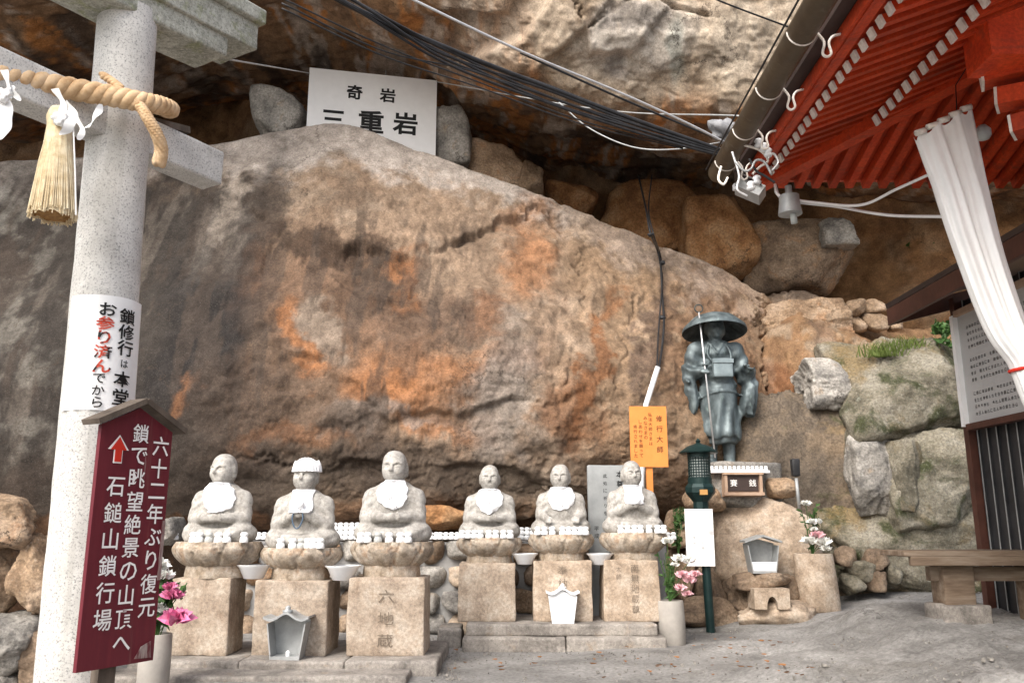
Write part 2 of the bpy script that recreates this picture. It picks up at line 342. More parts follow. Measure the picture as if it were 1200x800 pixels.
def rock_geo(c, size, seed=0, n=14, nplanes=14, q=9, rough=.04, rot=0.0):
    r = np.random.default_rng(seed); C, Q = cube_sphere(n); d = C / np.linalg.norm(C, axis=1)[:, None]
    N = r.normal(size=(nplanes, 3)); N /= np.linalg.norm(N, axis=1)[:, None]
    N = np.concatenate([N, np.eye(3), -np.eye(3)]); D = np.concatenate([r.uniform(.72, 1.0, nplanes), np.full(6, .95)])
    a = np.maximum(d @ N.T, 0) / D
    rad = (a ** q).sum(1) ** (-1 / q)
    V = d * rad[:, None]; V /= np.abs(V).max(0)
    V = V + d * (fbm(V, 1.7, 4, .5, seed * 3.1) * rough * 2.0 + (terr(fbm(V, 1.6, 5, .55, seed * 1.7) + .5, 6, .75) - .5) * rough * 4.5 + fbm(V, 9, 4, .6, seed) * rough * .8)[:, None]
    V = V * np.array(size) / 2
    if rot:
        cs, sn = math.cos(rot), math.sin(rot); x = V[:, 0] * cs - V[:, 2] * sn; z = V[:, 0] * sn + V[:, 2] * cs; V = np.stack([x, V[:, 1], z], 1)
    return V + np.array(c), Q
def rock_px(name, x0, y0, x1, y1, Y, depth, mat, seed=0, parent=None, label=None, cat='rock', group=None, rot=0.0, n=14, q=9, rough=.04, nplanes=14, **k):
    c = P((x0 + x1) / 2, (y0 + y1) / 2, Y + depth * .5); s = scale_at(Y + depth * .2, (y0 + y1) / 2)
    g = rock_geo(c, ((x1 - x0) * s * 1.04, depth, (y1 - y0) * s * 1.04), seed, n, nplanes, q, rough, rot)
    return O(name, g, mat, parent, label, cat if parent is None else None, group, smooth=True, **k)
def sblock_geo(c, size, n=10, bev=.03, rough=.006, seed=0, taper=0.0, R=None):     # rough hewn rounded block; c = centre of base
    C, Q = cube_sphere(n); h = np.array(size) / 2
    V = C.copy(); u1 = np.tan(math.pi / 4 * (1 - 2.0 / n))
    for q in range(3):
        g = np.abs(V[:, q]) < .9999; V[g, q] = V[g, q] / u1 * max(.02, 1 - bev / h[q])
    L = V * h; inner = np.maximum(h - bev, .001)
    cl = np.clip(L, -inner, inner); dd = L - cl; ln = np.linalg.norm(dd, axis=1)[:, None]
    V = cl + np.where(ln > 1e-9, dd / np.maximum(ln, 1e-9) * np.minimum(ln, bev), 0)
    V = V * (1 - taper * (V[:, 2:3] / h[2]) * np.array([1, 1, 0]))
    nn = np.sign(V) * (np.abs(V) > inner); nn = nn / np.maximum(np.linalg.norm(nn, axis=1)[:, None], 1)
    V = V + nn * (fbm(V + seed, 3, 3) * rough * 2 + fbm(V + seed, 14, 2) * rough)[:, None]
    if R is not None: V = V @ R.T
    return V + np.array(c) + np.array([0, 0, h[2]]), Q
def frame(origin, xdir):
    x = np.array([xdir[0], xdir[1], 0.0]); x /= np.linalg.norm(x); z = np.array([0, 0, 1.0]); y = np.cross(z, x)
    return np.array(origin, float), x, y, z     # y points to the back of the sign; front is -y

# glyphs
_GL = {}
def glyph(ch, bold=0.0):
    k = (ch, bold)
    if k in _GL: return _GL[k]
    cu = bpy.data.curves.new('glyph', 'FONT'); cu.body = ch; cu.size = 1.0; cu.offset = bold; cu.resolution_u = 2
    ob = bpy.data.objects.new('glyph', cu); COL.objects.link(ob)
    dg = bpy.context.evaluated_depsgraph_get(); dg.update(); me = bpy.data.meshes.new_from_object(ob.evaluated_get(dg))
    V = np.array([v.co[:2] for v in me.vertices]) if len(me.vertices) else np.zeros((0, 2))
    Fc = [tuple(p.vertices) for p in me.polygons]
    bpy.data.objects.remove(ob); bpy.data.curves.remove(cu); bpy.data.meshes.remove(me)
    if len(V):
        mn, mx = V.min(0), V.max(0); V = V - (mn + mx) / 2
        big = max(mx - mn)
        if ord(ch) > 0x3000 and ch not in '一二へはりとっこ、': V = V / big * .9
    _GL[k] = (V, Fc); return _GL[k]
def vtext(mb, s, u, v, size, step, place, bold=.02, sx=1.0):
    """vertical column; u centre, v top of the first character; place(u,v)->world"""
    for i, ch in enumerate(s):
        if ch == ' ': continue
        V, Fc = glyph(ch, bold)
        if len(V): mb.add([place(u + a * size * sx, v - step * (i + .5) + b * size) for a, b in V], Fc)
def catmull(pts, n):
    pts = np.asarray(pts, float); m = len(pts); t = np.linspace(0, m - 1, n); i = np.clip(t.astype(int), 0, m - 2); f = (t - i)[:, None]
    sh = (len(t),) + (1,) * (pts.ndim - 1); f = f.reshape(sh)
    p1, p2 = pts[i], pts[i + 1]; p0 = np.where((i > 0).reshape(sh), pts[np.maximum(i - 1, 0)], 2 * p1 - p2)
    p3 = np.where((i + 2 < m).reshape(sh), pts[np.minimum(i + 2, m - 1)], 2 * p2 - p1)
    return .5 * (2 * p1 + (p2 - p0) * f + (2 * p0 - 5 * p1 + 4 * p2 - p3) * f ** 2 + (3 * p1 - p0 - 3 * p2 + p3) * f ** 3)

# signed distance modelling -> surface nets
def nets(Fv, org, h):
    nx, ny, nz = Fv.shape; ins = Fv < 0
    c = [ins[i:nx - 1 + i, j:ny - 1 + j, k:nz - 1 + k] for i in (0, 1) for j in (0, 1) for k in (0, 1)]
    s = sum(q.astype(np.int8) for q in c); act = (s > 0) & (s < 8)
    idx = np.argwhere(act); cv = np.array([Fv[idx[:, 0] + i, idx[:, 1] + j, idx[:, 2] + k] for i in (0, 1) for j in (0, 1) for k in (0, 1)])
    off = np.array([(i, j, k) for i in (0, 1) for j in (0, 1) for k in (0, 1)], float)
    acc = np.zeros((len(idx), 3)); cnt = np.zeros(len(idx))
    for a in range(8):
        for b in range(a + 1, 8):
            if np.abs(off[a] - off[b]).sum() != 1: continue
            va, vb = cv[a], cv[b]; m = (va < 0) != (vb < 0)
            t = np.where(m, va / np.where(np.abs(va - vb) < 1e-12, 1e-12, va - vb), 0)
            acc += np.where(m[:, None], off[a] + t[:, None] * (off[b] - off[a]), 0); cnt += m
    V = org + (idx + acc / cnt[:, None]) * h
    num = -np.ones(act.shape, np.int64); num[act] = np.arange(len(idx)); Q = []
    for ax in range(3):
        sl0 = [slice(None)] * 3; sl1 = [slice(None)] * 3; sl0[ax] = slice(0, -1); sl1[ax] = slice(1, None)
        A, B = ins[tuple(sl0)], ins[tuple(sl1)]
        u, v = (ax + 1) % 3, (ax + 2) % 3
        for flag in (0, 1):
            e = np.argwhere((A & ~B) if flag == 0 else (~A & B))
            ok = (e[:, u] > 0) & (e[:, v] > 0) & (e[:, u] < act.shape[u]) & (e[:, v] < act.shape[v]); e = e[ok]
            q = []
            for du, dv in ((0, 0), (1, 0), (1, 1), (0, 1)):
                f = e.copy(); f[:, u] -= 1 - du; f[:, v] -= 1 - dv; q.append(num[f[:, 0], f[:, 1], f[:, 2]])
            q = np.stack(q, 1); Q.append(q if flag == 0 else q[:, ::-1])
    Q = np.concatenate(Q); return V, Q[(Q >= 0).all(1)]
class SDF:
    def __init__(s, lo, hi, h):
        s.org = np.array(lo, float); s.h = h; n = [int((b - a) / h) + 2 for a, b in zip(lo, hi)]
        s.X, s.Y, s.Z = [a.astype(np.float32) for a in np.meshgrid(*[lo[i] + h * np.arange(n[i]) for i in range(3)], indexing='ij')]
    def ell(s, c, r, yaw=0.0, tilt=0.0):
        x, y, z = s.X - c[0], s.Y - c[1], s.Z - c[2]
        if yaw: cs, sn = math.cos(yaw), math.sin(yaw); x, y = x * cs + y * sn, -x * sn + y * cs
        if tilt: cs, sn = math.cos(tilt), math.sin(tilt); x, z = x * cs + z * sn, -x * sn + z * cs
        k = np.sqrt((x / r[0]) ** 2 + (y / r[1]) ** 2 + (z / r[2]) ** 2); return (k - 1) * min(r)
    def sup(s, c, r, p):
        k = (np.abs((s.X - c[0]) / r[0]) ** p + np.abs((s.Y - c[1]) / r[1]) ** p + np.abs((s.Z - c[2]) / r[2]) ** p) ** (1 / p); return (k - 1) * min(r)
    def cap(s, a, b, ra, rb=None):
        rb = ra if rb is None else rb; a, b = np.array(a, float), np.array(b, float); d = b - a; L = d @ d
        t = np.clip(((s.X - a[0]) * d[0] + (s.Y - a[1]) * d[1] + (s.Z - a[2]) * d[2]) / L, 0, 1)
        return np.sqrt((s.X - a[0] - t * d[0]) ** 2 + (s.Y - a[1] - t * d[1]) ** 2 + (s.Z - a[2] - t * d[2]) ** 2) - (ra + (rb - ra) * t)
    def box(s, c, hs, r=.02):
        q = [np.abs(g - c[i]) - (hs[i] - r) for i, g in enumerate((s.X, s.Y, s.Z))]
        return np.sqrt(sum(np.maximum(a, 0) ** 2 for a in q)) + np.minimum(np.maximum(np.maximum(q[0], q[1]), q[2]), 0) - r
    def mesh(s, Fv): return nets(Fv, s.org, s.h)
def su(a, b, k=.03):
    h = np.clip(.5 + .5 * (b - a) / k, 0, 1); return b * (1 - h) + a * h - k * h * (1 - h)
def sm(a, b, k=.02): return -su(-a, b, k)       # a minus b

# ------------------------------------------------------------------ ground
GC = np.array([(-9, 2, -.02), (-9, 9, 0), (-4, 7, 0), (-1, 5, 0), (0, 7, 0), (0, 9, 0), (1.8, 9.5, .02), (2.2, 10.2, .03), (-2, 11, .05), (1.2, 6.5, 0), (1.7, 5.2, .02),
               (3.0, 10.6, .12), (3.95, 10.6, .26), (2.6, 7.2, .22), (3.8, 7.4, .46), (3.9, 8.6, .44), (5.2, 8.5, .5), (5.4, 6, .5), (5.2, 11, .42), (4.6, 10.6, .36),
               (2.6, 5.2, .12), (3.3, 5.6, .36), (0, 0, 0), (4, 2, .3), (-3, 0, 0), (0, 13, .1), (6, 13, .6), (2.0, 8.0, .06), (2.6, 8.8, .12)], float)
def ground_z(x, y):
    x = np.asarray(x, float); y = np.asarray(y, float)
    d2 = (x[..., None] - GC[:, 0]) ** 2 + (y[..., None] - GC[:, 1]) ** 2 + .05
    wt = d2 ** -2.0; return (wt * GC[:, 2]).sum(-1) / wt.sum(-1)
def make_ground():
    xs = np.concatenate([[-600, -200, -60, -20], np.linspace(-9, 1, 120)[:-1], np.linspace(1, 6, 200), np.linspace(6.1, 8, 20), [15, 60, 200, 600]])
    ys = np.concatenate([[-600, -200, -60, -20, -8], np.linspace(-1, 3.4, 12), np.linspace(3.6, 12.5, 150), [14, 17, 40, 200, 600]])
    X, Y = np.meshgrid(xs, ys, indexing='ij'); Z = ground_z(np.clip(X, -9, 8), np.clip(Y, -1, 14))
    p = np.stack([X, Y, X * 0], -1)
    rk = sstep(1.6, 2.8, X + .35 * fbm(p, 1.1, 3)) * sstep(10.4, 9.2, Y)
    near = (np.abs(X) < 10) & (np.abs(Y) < 15)
    Z = Z + near * (fbm(p, .8, 3) * .012 + fbm(p, 5, 3) * .004 + rk * ((terr(fbm(p, 1.3, 5, .6, 5) + .5, 7, .7) - .5) * .12 + fbm(p, 8, 3, .6) * .02))
    nx, ny = X.shape; i = np.arange(nx * ny).reshape(nx, ny)
    Q = np.stack([i[:-1, :-1], i[1:, :-1], i[1:, 1:], i[:-1, 1:]], -1).reshape(-1, 4)
    O('ground', (np.stack([X, Y, Z], -1).reshape(-1, 3), Q), 'concrete', kind='structure', smooth=True, origin=(0, 0, 0))
make_ground()
def GP(px, py):       # pixel to point on the ground sheet
    z = 0.0
    for _ in range(12):
        p = GZ(px, py, z); z = .5 * z + .5 * float(ground_z(p[0], p[1]))
    p[2] = z; return p

# ------------------------------------------------------------------ large rocks as displaced sheets
def sheet(ctrl, N, M):
    a = catmull(np.array(ctrl, float), N); a = catmull(np.swapaxes(a, 0, 1), M); return np.swapaxes(a, 0, 1)     # N x M x 3
def normals(S):
    du, dv = np.gradient(S, axis=0), np.gradient(S, axis=1); n = np.cross(du, dv); return n / (np.linalg.norm(n, axis=-1, keepdims=True) + 1e-9)
def pline(px, py, pts):
    """distance to a polyline in photo pixels and the side of it"""
    best = np.full(px.shape, 1e9); side = np.zeros(px.shape)
    for (x0, y0), (x1, y1) in zip(pts[:-1], pts[1:]):
        dx, dy = x1 - x0, y1 - y0; t = np.clip(((px - x0) * dx + (py - y0) * dy) / (dx * dx + dy * dy), 0, 1)
        ex, ey = px - x0 - t * dx, py - y0 - t * dy; d = np.hypot(ex, ey); m = d < best
        best = np.where(m, d, best); side = np.where(m, np.sign(dx * ey - dy * ex), side)
    return best, side
def blob(px, py, cx, cy, rx, ry, ang=0.0, soft=.38):
    a = math.radians(ang); x, y = px - cx, py - cy; u = (x * math.cos(a) + y * math.sin(a)) / rx; v = (-x * math.sin(a) + y * math.cos(a)) / ry
    return sstep(1 + soft, 1 - soft, np.hypot(u, v))
def lay(c, m, col): return c * (1 - m[..., None]) + np.array(col) * m[..., None]
def sheet_obj(name, S, D, col, **k):
    n = normals(S)
    if n[n.shape[0] // 2, n.shape[1] // 2, 1] > 0: n = -n
    S2 = S + n * D[..., None]; nx, ny = D.shape; i = np.arange(nx * ny).reshape(nx, ny)
    Q = np.stack([i[:-1, :-1], i[1:, :-1], i[1:, 1:], i[:-1, 1:]], -1).reshape(-1, 4)
    o = O(name, (S2.reshape(-1, 3), Q), 'boulder', smooth=True, **k)
    at = o.data.color_attributes.new('col', 'FLOAT_COLOR', 'POINT')
    c = np.concatenate([np.clip(col, 0, 1).reshape(-1, 3), np.ones((nx * ny, 1))], 1).astype(np.float32); at.data.foreach_set('color', c.ravel())
    return o, S2
_i = np.interp
def big_boulder():
    pxs = [-420, -220, -80, 40, 140, 240, 330, 400, 470, 540, 620, 700, 780, 850, 900, 925, 935]
    rp, ry = [-420, -150, 0, 100, 200, 265, 300, 390, 440, 510, 620, 660, 720, 800, 870, 900, 935], [300, 215, 190, 186, 178, 168, 159, 144, 157, 184, 222, 236, 262, 298, 330, 356, 420]
    ctrl = []
    for p in pxs:
        r = _i(p, rp, ry); lip = _i(p, [-420, 0, 200, 300, 400, 500, 600, 700, 780, 860, 935], [720, 660, 628, 620, 613, 610, 606, 606, 600, 600, 560])
        Yb = _i(p, [-420, -100, 100, 300, 500, 650, 780, 880, 935], [9.2, 9.6, 9.85, 9.9, 10.0, 10.3, 10.9, 11.7, 12.5])
        Yr = _i(p, [-420, 0, 200, 400, 600, 800, 900, 935], [11.4, 11.7, 11.7, 11.9, 12.1, 12.7, 13.1, 13.4])
        at = lambda t: r + (lip - r) * t
        low = P(p, lip + 14, Yb + .95); low2 = low.copy(); low2[2] = -.3; low2[1] += .3
        top = P(p, r, Yr); b1 = top + np.array([0, 1.0, -.15]); b2 = top + np.array([0, 2.6, -1.2]); b3 = top + np.array([0, 4.5, -4])
        ctrl.append([low2, low, P(p, lip, Yb + .48), P(p, at(.9), Yb + .16), P(p, at(.72), Yb - .02), P(p, at(.5), Yb + .16), P(p, at(.3), Yb + (Yr - Yb) * .42),
                     P(p, at(.13), Yb + (Yr - Yb) * .68), P(p, at(.035), Yb + (Yr - Yb) * .88), top, b1, b2, b3])
    S = sheet(ctrl, 760, 450); px, py = proj(S)
    wx = fbm(S, 1.1, 4, .55) * 40; wy = fbm(S, 1.1, 4, .55, 31) * 40; X, Y = px + wx + fbm(S, 5, 5, .65, 61) * 26, py + wy + fbm(S, 5, 5, .65, 63) * 26
    fine = fbm(S, 2.2, 5, .6, 5); rough_m = np.clip(blob(X, Y, 560, 400, 360, 230, 10) + .25, 0, 1)
    nz = fbm(S, .55, 4, .5, 3)
    D = nz * .13 + fbm(S, 1.6, 4, .5, 9) * .045 + rough_m * ((terr(fbm(S * np.array([1, 1, 1.6]), 1.5, 5, .55, 12) + .5, 7, .8) - .5) * .11 + (terr(fbm(S * np.array([1.2, 1, .9]), 4.2, 5, .6, 19) + .5, 6, .85) - .5) * .022 + fbm(S, 20, 3, .6, 2) * .005)
    D = D + fbm(S, 10, 3, .6, 41) * .007
    for pts, dep, ext, wid in (([(300, 250), (345, 268), (400, 288), (465, 298), (500, 285), (525, 262), (600, 250)], .16, 60, 4),
                               ([(478, 275), (490, 320), (470, 345), (430, 350), (400, 330)], .07, 30, 4),
                               ([(655, 232), (690, 300), (683, 370), (668, 430), (652, 500), (648, 560)], .12, 60, 4),
                               ([(720, 320), (752, 340), (745, 420), (722, 470)], -.08, 40, 4),
                               ([(355, 420), (420, 445), (440, 490), (520, 480), (600, 470)], .08, 40, 4),
                               ([(260, 560), (400, 545), (480, 555), (560, 540), (640, 560)], .10, 40, 5),
                               ([(650, 240), (720, 258), (760, 300), (775, 340)], .05, 30, 3),
                               ([(150, 230), (180, 330), (160, 420)], .06, 50, 8)):
        jx, jy = fbm(S, 2.2, 4, .5, 205) * 20, fbm(S, 2.2, 4, .5, 207) * 20; d, sd_ = pline(px + wx * .4 + jx, py + wy * .4 + jy, pts); D = D - dep * sstep(-wid, wid, d * sd_) * np.exp(-d / ext) * np.clip(.55 + 1.6 * fbm(S, 1.3, 3, .5, 209), 0, 1.2)
    for pts, dep, wid in (([(893, 350), (900, 390), (906, 430), (905, 482)], .14, 3.2), ([(655, 236), (688, 300), (684, 370), (668, 440), (655, 500), (648, 560)], .07, 2.4), ([(400, 290), (440, 292), (480, 300), (520, 282), (560, 262)], .06, 2.4), ([(480, 300), (492, 330), (470, 350), (430, 352)], .05, 2.2), ([(745, 345), (742, 400), (724, 450), (690, 490), (670, 540)], .06, 2.4), ([(370, 400), (380, 440), (420, 452), (440, 470)], .045, 2.2), ([(330, 270), (300, 330), (290, 400)], .03, 2.2), ([(180, 480), (230, 520), (300, 540), (400, 548), (480, 560), (560, 545)], .06, 2.6), ([(540, 370), (600, 380), (640, 372)], .04, 2.2), ([(190, 178), (262, 188), (330, 180), (400, 170)], .03, 2.2)):
        d, _ = pline(px + wx * .25 + fbm(S, 6, 4, .65, 301) * 14, py + wy * .25 + fbm(S, 6, 4, .65, 303) * 14, pts); D = D - dep * .8 * np.exp(-(d / wid) ** 2) * (1 if pts[0][0] == 893 else np.clip(.35 + 2.2 * fbm(S, 1.9, 3, .5, 305), 0, 1.2))
    # colour of the stone, with shade at the ledge and under the bulge painted in
    c = np.ones(S.shape) * np.array([.43, .325, .24])
    c = lay(c, sstep(-.2, .35, fbm(S, 1.3, 5, .6, 55)) * .7, (.34, .245, .175))
    c = lay(c, sstep(.05, .4, fbm(S, 2.6, 5, .6, 66)) * .5, (.49, .41, .33))
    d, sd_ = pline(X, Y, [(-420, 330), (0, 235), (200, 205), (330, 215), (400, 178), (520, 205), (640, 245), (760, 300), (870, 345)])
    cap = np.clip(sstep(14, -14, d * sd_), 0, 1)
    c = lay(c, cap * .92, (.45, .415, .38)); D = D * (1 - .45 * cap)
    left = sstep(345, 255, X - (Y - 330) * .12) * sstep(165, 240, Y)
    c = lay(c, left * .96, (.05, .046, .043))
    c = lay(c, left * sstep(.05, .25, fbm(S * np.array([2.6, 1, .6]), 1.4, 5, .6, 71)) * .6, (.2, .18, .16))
    c = lay(c, sstep(120, 20, X) * sstep(.0, .35, fbm(S, 3, 5, .6, 73)) * sstep(180, 240, Y) * .6, (.34, .335, .31))
    c = lay(c, blob(X, Y, 265, 270, 20, 75, 12) * .8, (.52, .47, .42)); c = lay(c, blob(X, Y, 225, 300, 12, 60, 14) * .6, (.48, .44, .40))
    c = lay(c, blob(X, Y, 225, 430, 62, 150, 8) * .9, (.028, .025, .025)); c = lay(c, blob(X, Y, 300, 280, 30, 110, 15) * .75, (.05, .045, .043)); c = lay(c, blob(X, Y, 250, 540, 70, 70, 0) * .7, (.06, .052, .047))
    c = lay(c, blob(X, Y, 390, 350, 110, 80, 0) * .65, (.17, .092, .055)); c = lay(c, blob(X, Y, 400, 285, 100, 18, 10) * .8, (.07, .045, .03))  # dark browns: stain together with shade painted below the ledge
    c = lay(c, blob(X, Y, 440, 340, 60, 30, -20) * .6, (.09, .055, .035)); c = lay(c, blob(X, Y, 370, 480, 110, 80, 0) * .6, (.19, .11, .066))
    c = lay(c, blob(X, Y, 376, 385, 20, 40, -15) * .55, (.43, .39, .34))
    for q in ((350, 400, 10, 45, -20), (365, 440, 16, 14, 0), (500, 440, 70, 36, 8), (560, 370, 30, 16, 0), (460, 460, 50, 30, 0), (580, 420, 45, 18, 0), (520, 500, 70, 16, 5),
              (210, 470, 30, 12, -45), (480, 320, 18, 30, 10), (620, 300, 30, 60, 0), (340, 520, 60, 14, 0)):
        c = lay(c, blob(X, Y, *q, soft=.6) * .6, (.56, .25, .10))
    c = lay(c, blob(X, Y, 540, 375, 60, 26, 0) * .6, (.17, .11, .08)); c = lay(c, blob(X, Y, 480, 395, 26, 40, 10) * .55, (.16, .105, .075))  # shading-like brown painted into the stone
    c = lay(c, blob(X, Y, 590, 470, 40, 80, 6) * .75, (.40, .375, .35)); c = lay(c, blob(X, Y, 480, 490, 60, 12, 5) * .6, (.42, .40, .38)); c = lay(c, blob(X, Y, 420, 500, 40, 20, 0) * .5, (.36, .34, .32))
    c = lay(c, sstep(515, 570, Y) * sstep(420, 300, X) * .8, (.09, .068, .054)); c = lay(c, blob(X, Y, 470, 565, 160, 34, 0) * .85, (.12, .098, .08)); c = lay(c, blob(X, Y, 300, 500, 110, 60, 0) * .55, (.11, .085, .068)); c = lay(c, blob(X, Y, 640, 560, 70, 24, -8) * .6, (.33, .28, .23))  # underside darkened: part stain, part painted shade where the rock turns under
    right = sstep(640, 720, X - (Y - 400) * .1)
    c = lay(c, right * .55, (.48, .33, .20)); c = lay(c, blob(X, Y, 700, 430, 14, 90, 12) * .75, (.36, .15, .055)); c = lay(c, blob(X, Y, 680, 490, 40, 40, 0) * .6, (.27, .12, .05))
    c = lay(c, blob(X, Y, 770, 400, 14, 90, 3) * .7, (.17, .125, .105)); c = lay(c, blob(X, Y, 840, 400, 60, 80, 0) * .6, (.33, .19, .115)); c = lay(c, blob(X, Y, 860, 470, 50, 40, 0) * .6, (.34, .17, .08))
    c = lay(c, blob(X, Y, 780, 290, 90, 30, 25) * .7, (.38, .31, .255)); c = lay(c, blob(X, Y, 800, 560, 90, 40, 0) * .6, (.25, .17, .12))
    c = lay(c, sstep(.22, .45, fbm(S, 5.5, 4, .6, 91)) * right * .6, (.56, .44, .32))
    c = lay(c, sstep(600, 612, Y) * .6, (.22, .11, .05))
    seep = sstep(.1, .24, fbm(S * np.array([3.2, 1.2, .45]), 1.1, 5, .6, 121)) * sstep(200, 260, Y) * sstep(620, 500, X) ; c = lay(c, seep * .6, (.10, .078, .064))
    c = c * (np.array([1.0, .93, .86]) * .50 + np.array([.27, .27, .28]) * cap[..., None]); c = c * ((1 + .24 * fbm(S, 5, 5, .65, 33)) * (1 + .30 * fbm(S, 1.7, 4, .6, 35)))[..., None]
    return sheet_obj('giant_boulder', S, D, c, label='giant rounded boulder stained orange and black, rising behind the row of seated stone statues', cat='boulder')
_, BS = big_boulder()
_bpx, _bpy = proj(BS); _bY = BS[..., 1]
def surfY(px, py):
    m = (np.abs(_bpx - px) < 5) & (np.abs(_bpy - py) < 5); return float(_bY[m].min()) if m.any() else 11.0

def top_boulder():
    rows = {-1700: [(-250, 7.6), (-160, 8.1), (-80, 8.9), (0, 10), (60, 11.2), (110, 12.6), (160, 14.5), (230, 17)], -1000: [(-250, 7.6), (-160, 8.1), (-80, 8.9), (0, 10), (60, 11.2), (110, 12.6), (140, 14.5), (190, 17)], -500: [(-250, 7.6), (-160, 8.1), (-80, 8.9), (0, 10), (60, 11.2), (110, 12.6), (140, 14.5), (175, 17)],  # unseen far left columns, added to keep sun off the cliff
            0: [(-250, 7.8), (-160, 8.3), (-80, 9), (0, 10), (60, 11.2), (110, 12.6), (140, 14.5), (170, 17)],
            300: [(-250, 8.6), (-170, 9.1), (-100, 9.7), (-35, 10.5), (20, 11.6), (62, 13), (98, 14.7), (130, 17)],
            450: [(-250, 9.2), (-150, 9.5), (-75, 9.9), (-15, 10.5), (32, 11.4), (68, 12.8), (112, 14.7), (150, 17)],
            600: [(-250, 9.6), (-110, 9.7), (-10, 9.95), (52, 10.35), (92, 10.9), (122, 12.3), (152, 14.5), (190, 17)],
            720: [(-250, 9.8), (-110, 9.9), (0, 10.1), (75, 10.4), (128, 10.9), (155, 12.3), (185, 14.5), (215, 17)],
            850: [(-250, 9.9), (-110, 10.0), (0, 10.1), (75, 10.4), (135, 10.8), (165, 12.2), (200, 14.5), (235, 17)],
            1000: [(-250, 10.2), (-110, 10.3), (0, 10.4), (85, 10.7), (150, 11.1), (190, 12.4), (225, 14.5), (260, 17)],
            1300: [(-250, 11), (-110, 11), (0, 11), (100, 11.2), (170, 11.6), (215, 12.8), (250, 14.5), (280, 17)]}
    ctrl = []
    for p, r in rows.items():
        a = P(p, *r[0]); ctrl.append([a + np.array([0, 9, 3.2]), a + np.array([0, 2.5, 2.6]), a + np.array([0, .4, 1.2])] + [P(p, y, Y) for y, Y in r])
    S = sheet(ctrl, 520, 330); px, py = proj(S); wx = fbm(S, .9, 4, .55) * 40; wy = fbm(S, .9, 4, .55, 31) * 40; X, Y = px + wx, py + wy
    D = fbm(S, .5, 4, .5, 23) * .30 + (terr(fbm(S * np.array([1, 1.4, 1.4]), .8, 5, .55, 14) + .5, 7, .75) - .5) * .24 + (terr(fbm(S * np.array([1, 1.3, 1]), 2.6, 5, .6, 29) + .5, 6, .85) - .5) * .045 + fbm(S, 12, 3, .6, 3) * .007
    for pts, dep, ext, wid in (([(560, 60), (610, 40), (640, 0), (650, -30)], -.25, 60, 5), ([(640, 70), (680, 35), (690, 60), (740, 65), (760, 40)], .15, 40, 4), ([(530, 20), (590, 15), (600, -10)], .2, 40, 4)):
        d, sd_ = pline(px + wx * .3, py + wy * .3, pts); D = D - dep * sstep(-wid, wid, d * sd_) * np.exp(-d / ext)
    d, _ = pline(px + wx * .2, py + wy * .2, [(730, 8), (765, 0), (785, 12), (830, 18)]); D = D - .1 * np.exp(-(d / 2.5) ** 2)
    c = np.ones(S.shape) * np.array([.26, .155, .085])
    c = lay(c, sstep(-.1, .3, fbm(S, 1.1, 5, .6, 81)) * .7, (.14, .085, .055))
    c = lay(c, sstep(.08, .2, fbm(S * np.array([1.5, .4, .4]), 1.5, 5, .6, 84)) * .8, (.44, .18, .05))
    c = lay(c, sstep(.1, .22, fbm(S * np.array([1.6, .35, .35]), 1.9, 5, .6, 88)) * .8, (.44, .37, .31))
    c = lay(c, sstep(.12, .26, fbm(S * np.array([1.6, .4, .4]), 1.3, 4, .6, 97)) * .75, (.06, .045, .036))
    fr = sstep(560, 660, X + (60 - Y) * .6) * sstep(140, 100, Y)
    c = lay(c, fr * .9, (.46, .375, .285)); c = lay(c, fr * sstep(0, .3, fbm(S, 2, 5, .6, 101)) * .6, (.33, .235, .15))
    c = lay(c, blob(X, Y, 745, 45, 70, 40, 0) * .75, (.50, .46, .41)); c = lay(c, blob(X, Y, 880, 60, 80, 60, 0) * .5, (.44, .375, .29))
    c = lay(c, blob(X, Y, 735, 25, 40, 16, 0) * .6, (.2, .18, .165)); c = lay(c, blob(X, Y, 790, 60, 9, 40, 0) * .4, (.36, .42, .38)); c = lay(c, blob(X, Y, 720, 75, 18, 14, 0) * .6, (.18, .16, .15))
    c = lay(c, blob(X, Y, 560, 40, 60, 40, -30) * .5, (.36, .30, .24))
    c = lay(c, sstep(.3, .5, fbm(S, 5, 4, .6, 111)) * .4, (.5, .42, .33))
    c = c * ((1.0 - .12 * fr) * (1 + .3 * fbm(S, 4, 4, .6, 33)))[..., None]
    return sheet_obj('overhanging_boulder', S, D, c, label='huge brown overhanging boulder forming the roof of the cave above the white sign', cat='boulder')
top_boulder()

def cliff():
    xs = np.linspace(-16, 16, 15); ctrl = []
    for x in xs:
        back = 16.2 + .04 * x * x * .3 - max(0, x - 3.5) * .55
        ctrl.append([np.array([x, back - 1.4, -.6]), np.array([x, back - .8, 2.0]), np.array([x, back - .1, 4.5]), np.array([x, back, 6.2]), np.array([x, back - .2, 8]), np.array([x, back + .2, 12])])
    S = sheet(ctrl, 240, 110)
    D = fbm(S, .45, 4, .5, 3) * .5 + (terr(fbm(S, .8, 5, .55, 17) + .5, 7, .55) - .5) * .6 + fbm(S, 4, 4, .6, 3) * .08
    c = np.ones(S.shape) * np.array([.30, .165, .075]); c = lay(c, sstep(-.1, .3, fbm(S, 1, 5, .6, 8)) * .7, (.18, .095, .045)); c = lay(c, sstep(.1, .4, fbm(S, 1.6, 5, .6, 18)) * .5, (.36, .26, .17))
    sheet_obj('cliff', S, D, c, kind='structure')
cliff()
